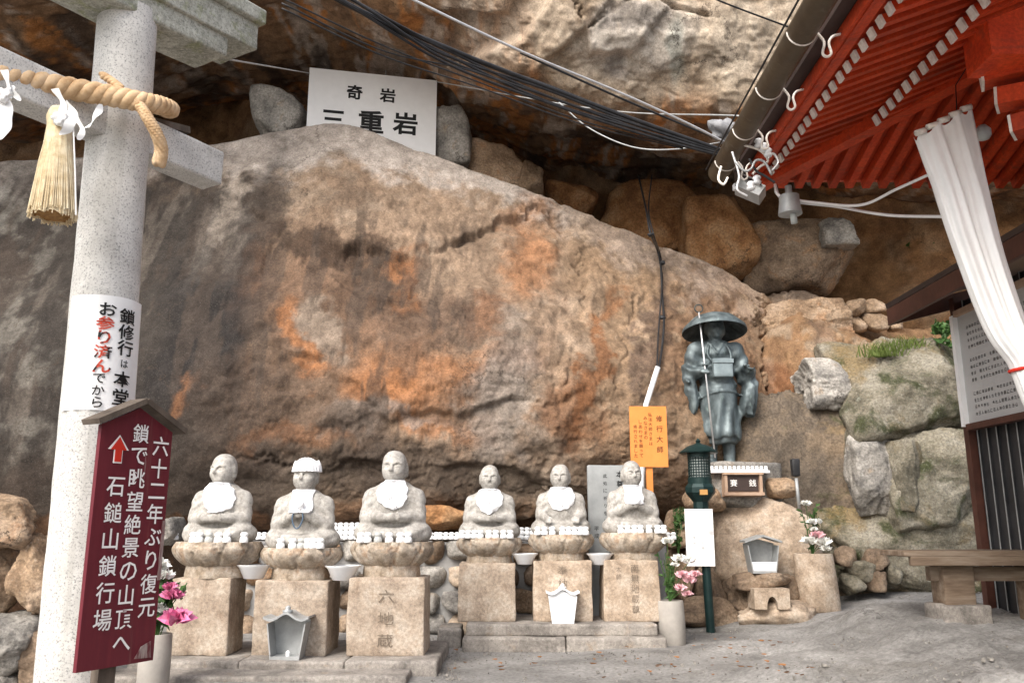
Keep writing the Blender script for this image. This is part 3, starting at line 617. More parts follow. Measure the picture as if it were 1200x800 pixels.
def tan_boulder():
    ctrl = []
    for p in (868, 890, 920, 960, 1010, 1060, 1110, 1160, 1220, 1300):
        r = _i(p, [868, 890, 920, 960, 1000, 1050, 1100, 1160, 1300], [420, 362, 344, 348, 372, 388, 392, 380, 380])
        Yf = _i(p, [868, 900, 960, 1060, 1160, 1300], [12.7, 12.3, 12.0, 11.9, 11.7, 11.4]); Yr = Yf + _i(p, [868, 960, 1300], [.9, 1.6, 1.9])
        b = P(p, 620, Yf + .1); b0 = b.copy(); b0[2] = -.3
        top = P(p, r, Yr)
        ctrl.append([b0, b, P(p, 540, Yf), P(p, 490, Yf), P(p, 440, Yf + .15), P(p, r + 25, Yf + .6), P(p, r + 6, Yr - .3), top, top + np.array([0, 1.5, .1]), top + np.array([0, 3, -1])])
    S = sheet(ctrl, 300, 240); px, py = proj(S); wx = fbm(S, 1.1, 4, .55) * 30; wy = fbm(S, 1.1, 4, .55, 31) * 30; X, Y = px + wx, py + wy
    D = fbm(S, .7, 4, .5, 3) * .2 + (terr(fbm(S, 1.1, 5, .55, 27) + .5, 6, .75) - .5) * .24 + (terr(fbm(S, 3.8, 5, .6, 29) + .5, 6, .8) - .5) * .04 + fbm(S, 16, 3, .6, 2) * .007 + blob(X, Y, 925, 420, 28, 45, 0) * .12
    c = np.ones(S.shape) * np.array([.37, .22, .115]); c = lay(c, sstep(0, .35, fbm(S, 1.4, 5, .6, 18)) * .7, (.31, .175, .095)); c = lay(c, sstep(.05, .3, fbm(S, 2.4, 5, .6, 28)) * .6, (.46, .37, .27))
    c = lay(c, blob(X, Y, 955, 395, 14, 26, -25) * .6, (.2, .14, .105)); c = lay(c, blob(X, Y, 915, 460, 30, 22, 0) * .6, (.28, .11, .045)); c = lay(c, sstep(365, 345, Y) * .6, (.36, .3, .245))
    c = lay(c, sstep(480, 520, Y) * .7, (.25, .19, .13))
    c = c * (.66 * (1 + .25 * fbm(S, 4, 4, .6, 33)))[..., None]
    sheet_obj('tan_boulder', S, D, c, label='tan boulder behind the bronze monk, split from the giant boulder by a crack', cat='boulder')
tan_boulder()

# ------------------------------------------------------------------ loose rocks round the place
CG = 'chock stones wedged in the cave'
for k, (a, d_, m, lb) in enumerate([
    ((300, 112, 364, 176), (12.3, 1.0), 'rock_grey', 'pale squared stone wedged in the cave beside the white sign'),
    ((500, 132, 552, 204), (12.7, .9), 'rock_grey', 'tall grey stone standing right behind the white sign'),
    ((548, 172, 616, 232), (13.0, .9), 'rock_tan', 'squat tan stone on the boulder ridge beside the tall grey stone'),
    ((606, 190, 636, 236), (13.1, .7), 'rock_tan', 'narrow tan stone at the end of the ridge stones'),
    ((690, 222, 815, 330), (14.2, 1.4), 'rock_orange', 'low orange brown stone in the shade at the back of the cave'),
    ((796, 236, 884, 335), (13.6, 1.2), 'rock_orange', 'angular orange brown stone leaning below the wires in the cave'),
    ((868, 262, 992, 346), (13.4, 1.5), 'rock_brown', 'big brown block under the roof of the cave with a paler end'),
    ((958, 258, 998, 294), (13.3, .7), 'rock_grey', 'rounded pale stone capping the big brown block in the cave'),
    ((640, 215, 700, 262), (14.0, .9), 'rock_orange', 'small orange stone behind the boulder ridge')]):
    rock_px('chock_stone', *a, *d_, m, seed=11 + k, label=lb, group=CG, n=18, q=14, rough=.035, nplanes=8)
for k, (a, d_, m, lb) in enumerate([
    ((862, 478, 1010, 712), (11.45, 1.2), 'rock_dark', 'smooth brown grey boulder beside the bronze monk'),
    ((984, 402, 1140, 528), (11.0, 1.2), 'rock_mossy', 'large lichen covered boulder under the tuft of grass'),
    ((948, 428, 1028, 476), (11.3, .9), 'rock_grey', 'pale flat slab jammed between tan boulder and mossy boulder'),
    ((1000, 508, 1050, 598), (10.95, .7), 'rock_grey', 'pale upright stone with a green tinge below the mossy boulder'),
    ((1036, 512, 1150, 628), (10.85, 1.1), 'rock_mossy', 'mottled mossy boulder beside the corrugated wall'),
    ((960, 585, 1160, 700), (10.95, 1.2), 'rock_mossy', 'broad mossy boulder foot at the edge of the paving'),
    ((1052, 520, 1075, 590), (10.8, .4), 'rock_mossy', 'narrow dark mossy stone in the joint between pale stone and boulder'),
    ((900, 360, 985, 400), (12.5, .9), 'rock_tan', 'tan ledge stone above the crack in the tan boulder'),
    ]):
    rock_px('boulder', a[0] - 8, a[1] - 4, a[2] + 8, a[3] + 6, *d_, m, seed=31 + k, label=lb, cat='boulder', n=48, q=(10 if k == 0 else 40), rough=(.05 if k == 0 else .034), nplanes=(8 if k == 0 else 7))
for k, a in enumerate([(986, 352, 1014, 372), (1008, 350, 1034, 368), (1012, 366, 1042, 390), (990, 370, 1012, 390), (1040, 372, 1058, 388), (972, 360, 990, 376)]):
    rock_px('loose_stone', *a, 12.55 + .1 * (k % 2), .35, 'rock_tan', seed=51 + k, label='small loose tan stone lying on top of the tan boulder', group='loose stones on the tan boulder', n=8)
for k, a in enumerate([(976, 640, 1004, 664), (990, 655, 1030, 682), (1010, 640, 1040, 668), (984, 672, 1010, 696), (1012, 668, 1036, 692), (1036, 660, 1056, 686)]):
    rock_px('rubble_stone', *a, 10.75, .4, ('rock_brown', 'rock_mossy')[k % 2], seed=61 + k, label='rough brown rubble stone heaped at the foot of the mossy boulder', group='rubble stones by the flower post', n=8, q=12)
for k, (a, lb) in enumerate([((-60, 575, 46, 640), 'pale jagged stone topping the dry stone heap behind the torii pillar'), ((22, 622, 82, 722), 'tall tan stone in the dry stone heap behind the torii pillar'),
                             ((-50, 632, 24, 730), 'tan stone with pitted face in the stone heap, under the jagged stone'), ((-40, 722, 46, 790), 'rounded dark grey stone low in the stone heap'),
                             ((-60, 772, 30, 850), 'black grey stone at the bottom of the stone heap'), ((28, 712, 96, 800), 'brown stone low against the torii pillar foot')]):
    rock_px('stacked_stone', *a, 6.6 + .1 * (k % 3), .6, ('rock_tan', 'rock_tan', 'rock_brown', 'rock_grey', 'rock_grey', 'rock_brown')[k], seed=81 + k, label=lb, group='dry stone heap behind the pillar', n=22, q=12, rough=.05)

# ------------------------------------------------------------------ rubble wall behind the statues
wall = thing('rubble_wall', (-.6, 10.1, 0), 'low wall of rounded stones set in mortar behind the seated statues', 'wall')
WT = P(560, 634, 10.05)[2]
O('mortar_core', sblock_geo((-1.0, 10.35, -.1), (5.6, .5, WT + .08), n=24, bev=.04, rough=.02), 'mortar', wall, smooth=True)
xw = -3.7; k = 0
for row in range(4):
    x = -3.7 + .12 * row; hz = WT / 4
    while x < 1.62:
        ww = random.uniform(.22, .42)
        px_, _ = proj((x + ww / 2, 10.05, hz * (row + .5)))
        g = rock_geo((x + ww / 2, 10.13, hz * (row + .5) + random.uniform(-.02, .02)), (ww * .97, .34, hz * random.uniform(.9, 1.08)), 200 + k, 7, 10, 9, .04, random.uniform(-.15, .15))
        O('stone', g, random.choice(['rock_tan', 'rock_grey', 'rock_grey', 'granite_warm', 'rock_brown']), wall, smooth=True); x += ww; k += 1
for k, a in enumerate([(494, 592, 548, 622), (186, 606, 214, 640), (778, 596, 812, 640), (782, 640, 812, 700), (806, 650, 850, 740)]):
    rock_px('ledge_stone', *a, (10.1, 9.8, 10.6, 10.7, 10.75)[k], .6, ('rock_orange', 'rock_grey', 'rock_tan', 'rock_tan', 'rock_brown')[k], seed=91 + k, n=16,
            label=('cracked orange slab tucked under the lip of the giant boulder', 'grey stone under the boulder behind the maroon sign', 'tan stone beside the orange sign post',
                   'brown tan stone behind the flower vase by the lantern', 'brown stone behind the green lantern post')[k])

# ------------------------------------------------------------------ plinths and steps
pa = thing('stone_plinth', GZ(360, 785, 0), 'low granite plinth under the three larger seated statues', 'plinth')
YA = GZ(450, 768, .12)[1]
xa0, xa1 = P(165, 780, YA)[0], P(513, 780, YA - .28)[0]
cuts = [xa0, xa0 + (xa1 - xa0) * .36, xa0 + (xa1 - xa0) * .70, xa1]
for k in range(3):
    O('slab', sblock_geo(((cuts[k] + cuts[k + 1]) / 2, YA + .37, -.03), (cuts[k + 1] - cuts[k] - .006, 1.34, .15), n=16, bev=.02, rough=.006, seed=k), 'step_stone', pa, smooth=True)
xb1 = P(477, 790, 7.2)[0]
O('slab', sblock_geo(((xa0 + xb1) / 2 - .2, YA - .46, -.05), (xb1 - xa0 + .4, .42, .11), n=16, bev=.02, rough=.006, seed=9), 'step_stone', pa, smooth=True)
pb = thing('stone_steps', GZ(660, 763, 0), 'two worn stone steps under the three smaller seated statues', 'steps')
YB0 = GZ(660, 764, 0)[1]; YB1 = YB0 + .12; ZB1, ZB2 = .14, .26
xs0, xs1 = P(542, 755, YB0)[0], P(782, 755, YB0)[0]; xm = P(664, 755, YB0)[0]
for k, (a, b) in enumerate(((xs0, xm), (xm, xs1))):
    O('lower_slab', sblock_geo(((a + b) / 2, YB0 + .5, -.02), (b - a - .006, 1.0, ZB1 + .02), n=14, bev=.02, rough=.006, seed=20 + k), 'step_stone', pb, smooth=True)
O('upper_slab', sblock_geo(((xs0 + xs1) / 2 - .02, YB1 + .5, ZB1 - .004), (xs1 - xs0 - .1, 1.0, ZB2 - ZB1), n=20, bev=.02, rough=.006, seed=30), 'step_stone', pb, smooth=True)
O('end_block', sblock_geo((P(527, 740, 9.3)[0], 9.45, -.02), (.26, .5, .22), n=10, bev=.03, rough=.01, seed=34), 'step_stone', pb, smooth=True)

# ------------------------------------------------------------------ seated stone statues
def jizo(yaw=0.0, nod=0.0, hands=0, seed=0):
    s = SDF((-.46, -.36, -.02), (.46, .34, 1.06), .0095)
    # robe and crossed legs
    Fv = s.ell((0, .05, .36), (.255, .185, .34)); Fv = su(Fv, s.ell((0, .04, .475), (.30, .165, .16)), .06)
    Fv = su(Fv, s.cap((-.27, -.02, .105), (.27, -.02, .105), .118), .05)
    for sg in (-1, 1):
        Fv = su(Fv, s.ell((sg * .29, -.03, .10), (.125, .19, .112), yaw=sg * -.4), .05)
        Fv = su(Fv, s.cap((sg * .25, .03, .49), (sg * .285, -.02, .27), .09, .085), .05)
    Fv = su(Fv, s.cap((-.22, -.17, .075), (.22, -.17, .075), .082), .05)
    Fv = su(Fv, s.box((0, .02, .05), (.33, .22, .055), .04), .04)
    if hands == 0:
        for sg in (-1, 1): Fv = su(Fv, s.cap((sg * .275, -.05, .27), (sg * .09, -.20, .27), .072, .05), .03)
        Fv = su(Fv, s.ell((0, -.215, .27), (.085, .05, .05)), .02)
    elif hands == 1:                                         # palms together before the chest
        for sg in (-1, 1): Fv = su(Fv, s.cap((sg * .275, -.05, .27), (sg * .05, -.2, .38), .072, .045), .03)
        Fv = su(Fv, s.ell((0, -.235, .42), (.04, .03, .085)), .015)
    else:                                                    # hands on the knees
        for sg in (-1, 1):
            Fv = su(Fv, s.cap((sg * .275, -.05, .28), (sg * .21, -.2, .22), .072, .045), .03)
            Fv = su(Fv, s.ell((sg * .2, -.235, .21), (.05, .045, .06)), .015)
            for q in range(4): Fv = su(Fv, s.cap((sg * (.165 + .022 * q), -.265, .24), (sg * (.165 + .022 * q), -.285, .175), .0135, .011), .008)
            Fv = su(Fv, s.cap((sg * .15, -.25, .235), (sg * .135, -.275, .2), .014, .011), .008)
    # folds of the robe: arcs over the lap and slanting sleeves
    g = np.sqrt(s.X ** 2 + (s.Z - .62) ** 2)
    front = np.clip(-s.Y * 6 + .1, 0, 1)
    Fv = Fv + front * (np.sin(g * 62) * .0055) * np.clip((.34 - s.Z) * 6, 0, 1) * np.clip((s.Z - .03) * 12, 0, 1)
    Fv = Fv + np.sin((np.abs(s.X) * .8 + s.Z) * 58) * .0045 * np.clip((np.abs(s.X) - .12) * 8, 0, 1) * np.clip((s.Z - .25) * 8, 0, 1) * np.clip((.6 - s.Z) * 8, 0, 1)
    col = np.abs(s.X + (s.Z - .45) * .55) - .012
    Fv = Fv + np.where((s.Y < 0) & (col < .0) & (s.Z > .26) & (s.Z < .62), -.010, 0).astype(np.float32)
    # neck and head, the head turned by yaw
    Fv = su(Fv, s.cap((0, .03, .58), (0, .01, .72), .088, .082), .035)
    cs, sn = math.cos(yaw), math.sin(yaw); X0, Y0 = s.X, s.Y; cx, cy = 0, .015
    x, y = X0 - cx, Y0 - cy; s.X, s.Y = x * cs + y * sn, -x * sn + y * cs
    H = s.sup((0, 0, .835), (.133, .146, .168), 2.25); H = su(H, s.sup((0, -.015, .765), (.118, .126, .112), 2.4), .05)
    H = su(H, s.ell((0, -.075, .70), (.055, .05, .035)), .03)
    for sg in (-1, 1):
        H = su(H, s.ell((sg * .137, .02, .80), (.016, .034, .08)), .012)
        H = sm(H, s.ell((sg * .058, -.152, .822), (.050, .034, .026)), .010)
        H = su(H, s.ell((sg * .053, -.126, .818), (.035, .018, .013)), .008)
        H = su(H, s.cap((sg * .014, -.142, .846), (sg * .052, -.140, .866), .0115), .006)
        H = su(H, s.cap((sg * .052, -.140, .866), (sg * .102, -.112, .85), .0115, .008), .006)
        H = su(H, s.ell((sg * .06, -.11, .765), (.035, .028, .032)), .03)
    H = su(H, s.cap((0, -.142, .85), (0, -.165, .785), .013, .021), .012); H = su(H, s.ell((0, -.148, .778), (.027, .016, .012)), .008)
    H = su(H, s.ell((0, -.137, .744), (.033, .016, .0085)), .006); H = su(H, s.ell((0, -.134, .729), (.028, .016, .0085)), .006)
    H = sm(H, s.cap((-.042, -.152, .7365), (.042, -.152, .7365), .0075), .004)
    H = su(H, s.ell((0, -.139, .885), (.011, .008, .011)), .004)
    s.X, s.Y = X0, Y0
    Fv = su(Fv, H, .018)
    P3 = np.stack([s.X, s.Y, s.Z], -1)
    Fv = Fv + (vnoise(P3 * 9 + seed) * .0035 + vnoise(P3 * 24 + seed) * .002)
    Fv = np.maximum(Fv, -s.Z)
    return s, Fv, H
def place(V, base, sc, yaw=0.0):
    c, s_ = math.cos(yaw), math.sin(yaw); V = V * sc
    return np.stack([V[:, 0] * c - V[:, 1] * s_, V[:, 0] * s_ + V[:, 1] * c, V[:, 2]], 1) + np.array(base)
def clean(V, Q):
    u, inv = np.unique(Q, return_inverse=True); return V[u], inv.reshape(Q.shape)
def lotus_geo(c, r, h, sy=.86, npet=8, ph=0.0):
    seg, nz = 128, 30; V = []
    th = np.linspace(0, 2 * math.pi, seg, endpoint=False); z = np.linspace(0, 1, nz)
    prof = .62 + .42 * np.sin(np.clip(z * 1.25, 0, 1) * math.pi / 2) ** .75 - .05 * np.maximum(z - .75, 0) * 4
    T, Zz = np.meshgrid(th, z, indexing='ij'); R_ = np.tile(prof, (seg, 1))
    a = (T + ph) * npet / 2 / math.pi; fa = np.abs((a % 1) - .5) * 2                        # 0 petal middle .. 1 joint
    edge = sstep(.80 - .0 * Zz, 1.0, fa + .35 * np.clip(Zz - .62, 0, 1) * 2.2); groove = np.exp(-((fa + .9 * np.clip(Zz - .55, 0, 1) - .93) / .07) ** 2)
    R_ = R_ - groove * .07 + (1 - fa ** 2) * .05 * np.sin(Zz * math.pi)
    R_ = R_ * r
    V = np.stack([np.cos(T) * R_, np.sin(T) * R_ * sy, Zz * h], -1)
    V = V + (fbm(V, 9, 3)[..., None] * .008) * np.array([1, 1, 0])
    top = np.stack([np.cos(th) * r * .5, np.sin(th) * r * .5 * sy, np.full(seg, h * .985)], -1)
    V = np.concatenate([V, top[:, None]], 1); n2 = nz + 1
    i = np.arange(seg * n2).reshape(seg, n2); j = np.roll(i, -1, 0)
    Q = np.stack([i[:, :-1], j[:, :-1], j[:, 1:], i[:, 1:]], -1).reshape(-1, 4)
    fc = [tuple(q) for q in Q] + [tuple(i[:, -1]), tuple(i[::-1, 0])]
    return V.reshape(-1, 3) + np.array(c), fc
FIG = None
def figurine(p, sc, label, group, mat='fig_white'):
    global FIG
    if FIG is None:
        b = MB(); b.lathe([(.40, 0), (.46, .1), (.44, .4), (.36, .52), (.30, .56), (.40, .66), (.42, .8), (.34, .94), (.16, 1.0), (.02, 1.01)], 12)
        FIG = {}
        for m in ('fig_white', 'glass_jar'):
            me = fast_mesh('figurine', np.array(b.V), b.F, True); me.materials.append(MATS[m]); FIG[m] = me
    o = bpy.data.objects.new('figurine' if mat == 'fig_white' else 'glass_cup', FIG[mat]); COL.objects.link(o); o.location = p; o.scale = (sc * .92, sc * .8, sc)
    o.rotation_euler.z = random.uniform(-.4, .4); tag(o, label, 'figurine' if mat == 'fig_white' else 'cup', group); return o

ST = [  # block px x0,x1,top,bottom | lotus x0,x1,top,bot | body top, x0,x1 | head yaw, hands, set
    dict(b=(196, 268, 677, 768), l=(207, 306, 635, 667), t=531, yaw=-.35, h=0, A=1, lab='seated stone statue with a slipped white bib, on plain pedestal beside the maroon sign', fig=(229, 236, 247, 258, 268, 288)),
    dict(b=(297, 383, 680, 768), l=(308, 400, 642, 672), t=538, yaw=-.1, h=1, A=1, lab='seated stone statue in a white cap and bib with blue prayer beads', fig=(331, 345, 355, 362, 369, 377)),
    dict(b=(407, 497, 677, 768), l=(414, 506, 635, 667), t=527, yaw=-.12, h=0, A=1, lab='largest seated stone statue with round white bib, on the pedestal with carved characters', fig=(424, 432, 444, 457, 470, 479)),
    dict(b=(537, 604, 660, 730), l=(537, 610, 630, 655), t=544, yaw=0, h=0, A=0, lab='smaller seated stone statue with white bib on the plain pedestal above the two steps', fig=(542, 549, 556, 563, 573, 581, 590, 598)),
    dict(b=(625, 694, 657, 730), l=(621, 694, 626, 652), t=543, yaw=-.15, h=2, A=0, lab='seated stone statue with both hands on its knees, above the white toy house', fig=(630, 638, 647, 659, 666, 673, 680, 686)),
    dict(b=(708, 774, 656, 730), l=(704, 780, 624, 650), t=539, yaw=.12, h=1, A=0, lab='seated stone statue with white bib in front of the inscribed grey tablet', fig=(727, 735, 743, 750, 760, 770, 777))]
for k, d in enumerate(ST):
    x0, x1, yt, yb = d['b']; zb = .12 if d['A'] else ZB2
    Yf = YA + .01 if d['A'] else YB1 + .24
    p0, p1 = P(x0, (yt + yb) / 2, Yf), P(x1, (yt + yb) / 2, Yf); W = p1[0] - p0[0]; dep = W * (.86 if d['A'] else .78)
    zt = P((x0 + x1) / 2, yt, Yf)[2]; Yc = Yf + dep / 2; cxb = (p0[0] + p1[0]) / 2
    ped = thing('stone_pedestal', (cxb, Yc, zb), ('plain sandy stone pedestal beside the maroon sign', 'sandy stone pedestal behind the grey toy house', 'sandy stone pedestal carved with large characters',
                'plain sandy stone pedestal on the steps by the rubble wall gap', 'sandy stone pedestal behind the white toy house', 'stone pedestal with fine carved writing beside the vase of pink flowers')[k], 'pedestal')
    O('block', sblock_geo((cxb, Yc, zb - .006), (W, dep, zt - zb + .006), n=18, bev=.011, rough=.006, seed=k * 7, taper=(.0, .0, .0, .0, .0, .03)[k]), 'granite_pink' if k < 4 else 'granite_warm', ped, smooth=True)
    if k in (2, 4, 5):
        m = MB(); pl = lambda u, v: np.array([cxb + u, Yf - .009, zt + v])
        if k == 2: vtext(m, '六地蔵', 0, -.06, .125, .19, pl, 0, 1.25)
        elif k == 4: vtext(m, '奉納', .0, -.03, .1, .13, pl, -.004)
        else: vtext(m, '南無地蔵尊', .03, -.03, .095, .105, pl, -.004); vtext(m, '大師', -.14, -.05, .06, .08, pl, -.004)
        O('inscription', m, 'carved', ped, kind='stuff')
    lx0, lx1, ly0, ly1 = d['l']; lc = P((lx0 + lx1) / 2, ly0, Yc); cx = lc[0]
    s = scale_at(Yc, ly0); r = (lx1 - lx0) * s / 2
    ztop = P((lx0 + lx1) / 2, ly0, Yc - r * .8)[2]; zl = zt + .085 * (1 if d['A'] else .7)
    H = (P(600, d['t'], Yc)[2] - ztop)
    st = thing('seated_statue', (cx, Yc, zt), d['lab'], 'statue')
    nk = MB(); nk.lathe([(r * .72, -.006), (r * .73, .02), (r * .70, zl - zt + .02)], 64, (cx, Yc, zt), 1, .86); O('collar', nk, 'lotus_stone', st, smooth=True, sharp=40)
    O('lotus_base', lotus_geo((cx, Yc, zl), r * .985, ztop - zl, .86, 8 if k % 2 else 10, k * .7), 'lotus_stone', st, smooth=True)
    sd_, Fv, Hd = jizo(d['yaw'], 0, d['h'], k * 5.3)
    by = (-.06, -.02, .0, .0, .0, .06)[k]
    base = (cx, Yc, ztop - .008)
    V, Q = clean(*sd_.mesh(Fv)); O('body', (place(V, base, H, by), Q), 'statue_stone', st, smooth=True)
    # bib: a cloth shell over chest
    bz, br = (.53, .19 + .012 * math.sin(k * 2.3)) if k != 0 else (.52, .195)
    if k in (1, 5): out = np.maximum(np.abs(sd_.X) - .13 - .01 * np.sin(sd_.Z * 30), np.abs(sd_.Z - .525) - .135)
    else: out = np.sqrt((sd_.X * 1.02 + (.05 * (sd_.Z - .5) * 4 if k == 0 else 0)) ** 2 + ((sd_.Z - bz) * 1.0) ** 2) - br + .006 * np.sin(np.arctan2(sd_.Z - bz, sd_.X) * 11 + k) + .010 * np.sin(sd_.X * 21 + k * 1.7)
    out = np.maximum(out, sd_.Z - .672); out = np.maximum(out, sd_.Y + .02)
    wr = .0045 * np.sin(sd_.X * 48 + 3 * np.sin(sd_.Z * 17 + k)) + .004 * np.sin(np.sqrt(sd_.X ** 2 + (sd_.Z - .70) ** 2) * 60 + k)
    shell = np.maximum(np.maximum(Fv - .020 - wr, -(Fv - .001)), out)
    V, Q = clean(*sd_.mesh(shell)); O('bib', (place(V, base, H, by), Q), 'white_cloth', st, smooth=True)
    if k == 1:
        shell = np.maximum(np.maximum(Hd - .022 - .003 * np.sin(np.arctan2(sd_.Y, sd_.X) * 22), -(Hd - .001)), .862 - sd_.Z)
        V, Q = clean(*sd_.mesh(shell)); O('cap', (place(V, base, H, by), Q), 'white_cloth', st, smooth=True)
        m = MB(); pts = [(-.05, -.255, .40), (-.06, -.262, .33), (-.035, -.27, .25), (0, -.275, .22), (.035, -.27, .25), (.06, -.262, .33), (.05, -.255, .40)]
        m.tube(place(catmull(np.array(pts), 24), base, H, by), .007, 6); O('prayer_beads', m, 'blue_bead', st, smooth=True)
    wh = ('maroon sign', 'grey toy house', 'carved pedestal', 'rubble wall gap', 'white toy house', 'inscribed tablet')[k]
    for j, fx in enumerate(d['fig']):
        g = 'glass_jar' if (k in (0, 1, 2) and j == 2) else 'fig_white'
        yy = Yc - math.sqrt(max(.05, 1 - ((fx - (lx0 + lx1) / 2) / ((lx1 - lx0) / 2)) ** 2)) * r * .86 * .80
        yy = min(yy, Yc - .30 * H); p = P(fx, 600, yy); p[2] = ztop - .006
        figurine(p, .095 if d['A'] else .09, ('clear glass cup' if g != 'fig_white' else 'tiny white figurine') + ' at the feet of the statue by the ' + wh, ('glass cups' if g != 'fig_white' else 'tiny figurines') + ' at the statue by the ' + wh, g)
# figurines on the rubble wall
for (a, b, rows) in ((186, 206, 1), (303, 314, 1), (392, 420, 3), (498, 513, 1), (516, 538, 1), (598, 630, 2), (690, 706, 1), (776, 790, 1)):
    for r_ in range(rows):
        fx = a
        while fx < b:
            p = P(fx, 630, 10.02 + .12 * r_); p[2] = WT + .02 + (.055 * r_)
            figurine(p, .085, 'tiny white figurine standing on top of the rubble wall behind the statues', 'tiny figurines along the rubble wall'); fx += 6.6
        if r_: O('wall_shelf', MB().box((P((a + b) / 2, 630, 10.02)[0], 10.05 + .12 * r_, WT + .01 + .027 * r_), ((b - a + 6) * .0105, .10, .055 * r_)), 'mortar', wall)

# offering bowls
for (bx, by_, w_, Yb_, lab) in ((298, 661, 40, YA + .16, 'white enamel bowl between the pedestals of the first statue and the capped statue'), (402, 662, 42, YA + .16, 'white enamel bowl between the capped statue and the carved pedestal'),
                          (615, 648, 31, YB1 + .38, 'white enamel bowl between the plain pedestal and the white toy house pedestal'), (703, 648, 32, YB1 + .38, 'white enamel bowl in front of the inscribed grey tablet')):
    c = P(bx, by_, Yb_); r = w_ * scale_at(Yb_, by_) / 2; h = r * .8; m = MB()
    c[2] -= h
    m.lathe([(r * .52, 0), (r * .56, .004), (r * .84, h * .78), (r * .99, h * .93), (r * 1.0, h), (r * .93, h * .985), (r * .82, h * .8), (r * .5, h * .1), (.005, h * .08)], 36, c)
    O('bowl', m, 'white_ceramic', None, lab, 'bowl', 'white offering bowls', smooth=True, sharp=50)
# small shrine-shaped candle houses
def toy_house(cx, ztop, zbot, w_, Y, mat, front, label, dep=.2, door=None):
    h = ztop - zbot; t = thing('candle_house', (cx, Y, zbot), label, 'candle house'); m = MB(); a, b = .64, .86
    def side(sg):
        return MB().add([(cx + sg * w_ * a / 2 * (1 if z < .01 else b / a), Y + y, zbot + z * h) for z in (0, .74) for y in (-dep / 2, dep / 2)] +
                        [(cx + sg * (w_ * a / 2 * (1 if z < .01 else b / a) - .012), Y + y, zbot + z * h) for z in (0, .74) for y in (-dep / 2, dep / 2)],
                        [(0, 1, 3, 2), (4, 6, 7, 5), (0, 2, 6, 4), (1, 5, 7, 3), (0, 4, 5, 1), (2, 3, 7, 6)])
    for sg in (-1, 1): recalc(O('side_panel', side(sg), mat, t))
    bk = MB().add([(cx - w_ * a / 2, Y + dep / 2, zbot), (cx + w_ * a / 2, Y + dep / 2, zbot), (cx + w_ * b / 2, Y + dep / 2, zbot + .78 * h), (cx, Y + dep / 2, zbot + .9 * h), (cx - w_ * b / 2, Y + dep / 2, zbot + .78 * h)], [(0, 1, 2, 3, 4)])
    O('back_panel', bk, mat, t)
    if front > 0:
        aa = a + (b - a) * front / .78
        O('front_panel', MB().prism([(-w_ * a / 2, 0), (w_ * a / 2, 0), (w_ * aa / 2, front * h), (-w_ * aa / 2, front * h)] if front < .7 else [(-w_ * a / 2, 0), (w_ * a / 2, 0), (w_ * b / 2, .76 * h), (0, .9 * h), (-w_ * b / 2, .76 * h)],
                                   (cx, Y - dep / 2 + .02, zbot), (1, 0, 0), (0, 0, 1), (0, 1, 0), .014), mat if front > .7 else ('white_ceramic' if front == .3 else mat), t)
    O('floor', MB().box((cx, Y, zbot + .015), (w_ * a * .97, dep * .98, .03)), mat, t)
    n = 21; xs = np.linspace(-.5, .5, n); zz = .78 + .15 * np.exp(-(xs / .19) ** 2) + .06 * np.maximum(np.abs(xs) - .36, 0) / .14
    if front == .3: zz = .97 - .32 * np.abs(xs)
    poly = [(x * w_, z * h) for x, z in zip(xs, zz)] + [(x * w_, (z + .05) * h) for x, z in zip(xs[::-1], zz[::-1])]
    O('roof', MB().prism(poly, (cx, Y, zbot), (1, 0, 0), (0, 0, 1), (0, 1, 0), dep * 1.25), mat, t)
    if front != .3:
        k = MB(); k.lathe([(.11 * w_, .96 * h), (.12 * w_, 1.0 * h), (.05 * w_, 1.03 * h), (.07 * w_, 1.06 * h), (.01, 1.1 * h)], 12, (cx, Y - dep * .3, zbot)); O('finial', k, mat, t, smooth=True)
    if front == 0: cd = MB(); cd.lathe([(.018, .03), (.02, .06), (.008, .075)], 10, (cx + .02, Y - dep * .3, zbot)); O('candle_holder', cd, 'white_ceramic', t)
    return t
def th_px(x0, x1, yt, yb, Y, zb, mat, front, label, dep=.2):
    c = P((x0 + x1) / 2, yb, Y); s = scale_at(Y, yb); zt = P((x0 + x1) / 2, yt, Y)[2]; toy_house(c[0], zt, zb, (x1 - x0) * s, Y, mat, front, label, dep)
th_px(310, 363, 714, 770, YA - .12, .115, 'grey_metal', 0, 'grey metal toy house for candles in front of the capped statue pedestal')
th_px(640, 679, 687, 732, YB1 + .125, ZB2 - .004, 'white_ceramic', .8, 'closed white ceramic toy house on the stone steps', .16)

# ------------------------------------------------------------------ inscribed tablet
Yt = 10.0 - .12; a, b = P(688, 545, Yt), P(742, 545, Yt); c0 = P(714, 640, Yt)
tb = thing('stone_tablet', (c0[0], Yt, ZB2 - .15), 'upright grey stone tablet with brushed writing behind the statue', 'tablet')
O('slab', sblock_geo(((a[0] + b[0]) / 2, Yt, ZB2 - .15), (b[0] - a[0], .09, a[2] - ZB2 + .15), n=14, bev=.012, rough=.002), 'tablet_grey', tb, smooth=True)
m = MB(); pl = lambda u, v: np.array([a[0] + u, Yt - .049, a[2] + v])
vtext(m, '本尊地蔵', .37, -.05, .085, .11, pl, .006); vtext(m, '此処に祈りを捧げ奉る', .20, -.08, .05, .085, pl, 0); vtext(m, '平成', .09, -.68, .06, .08, pl, 0)
O('lettering', m, 'black_paint', tb, kind='stuff')

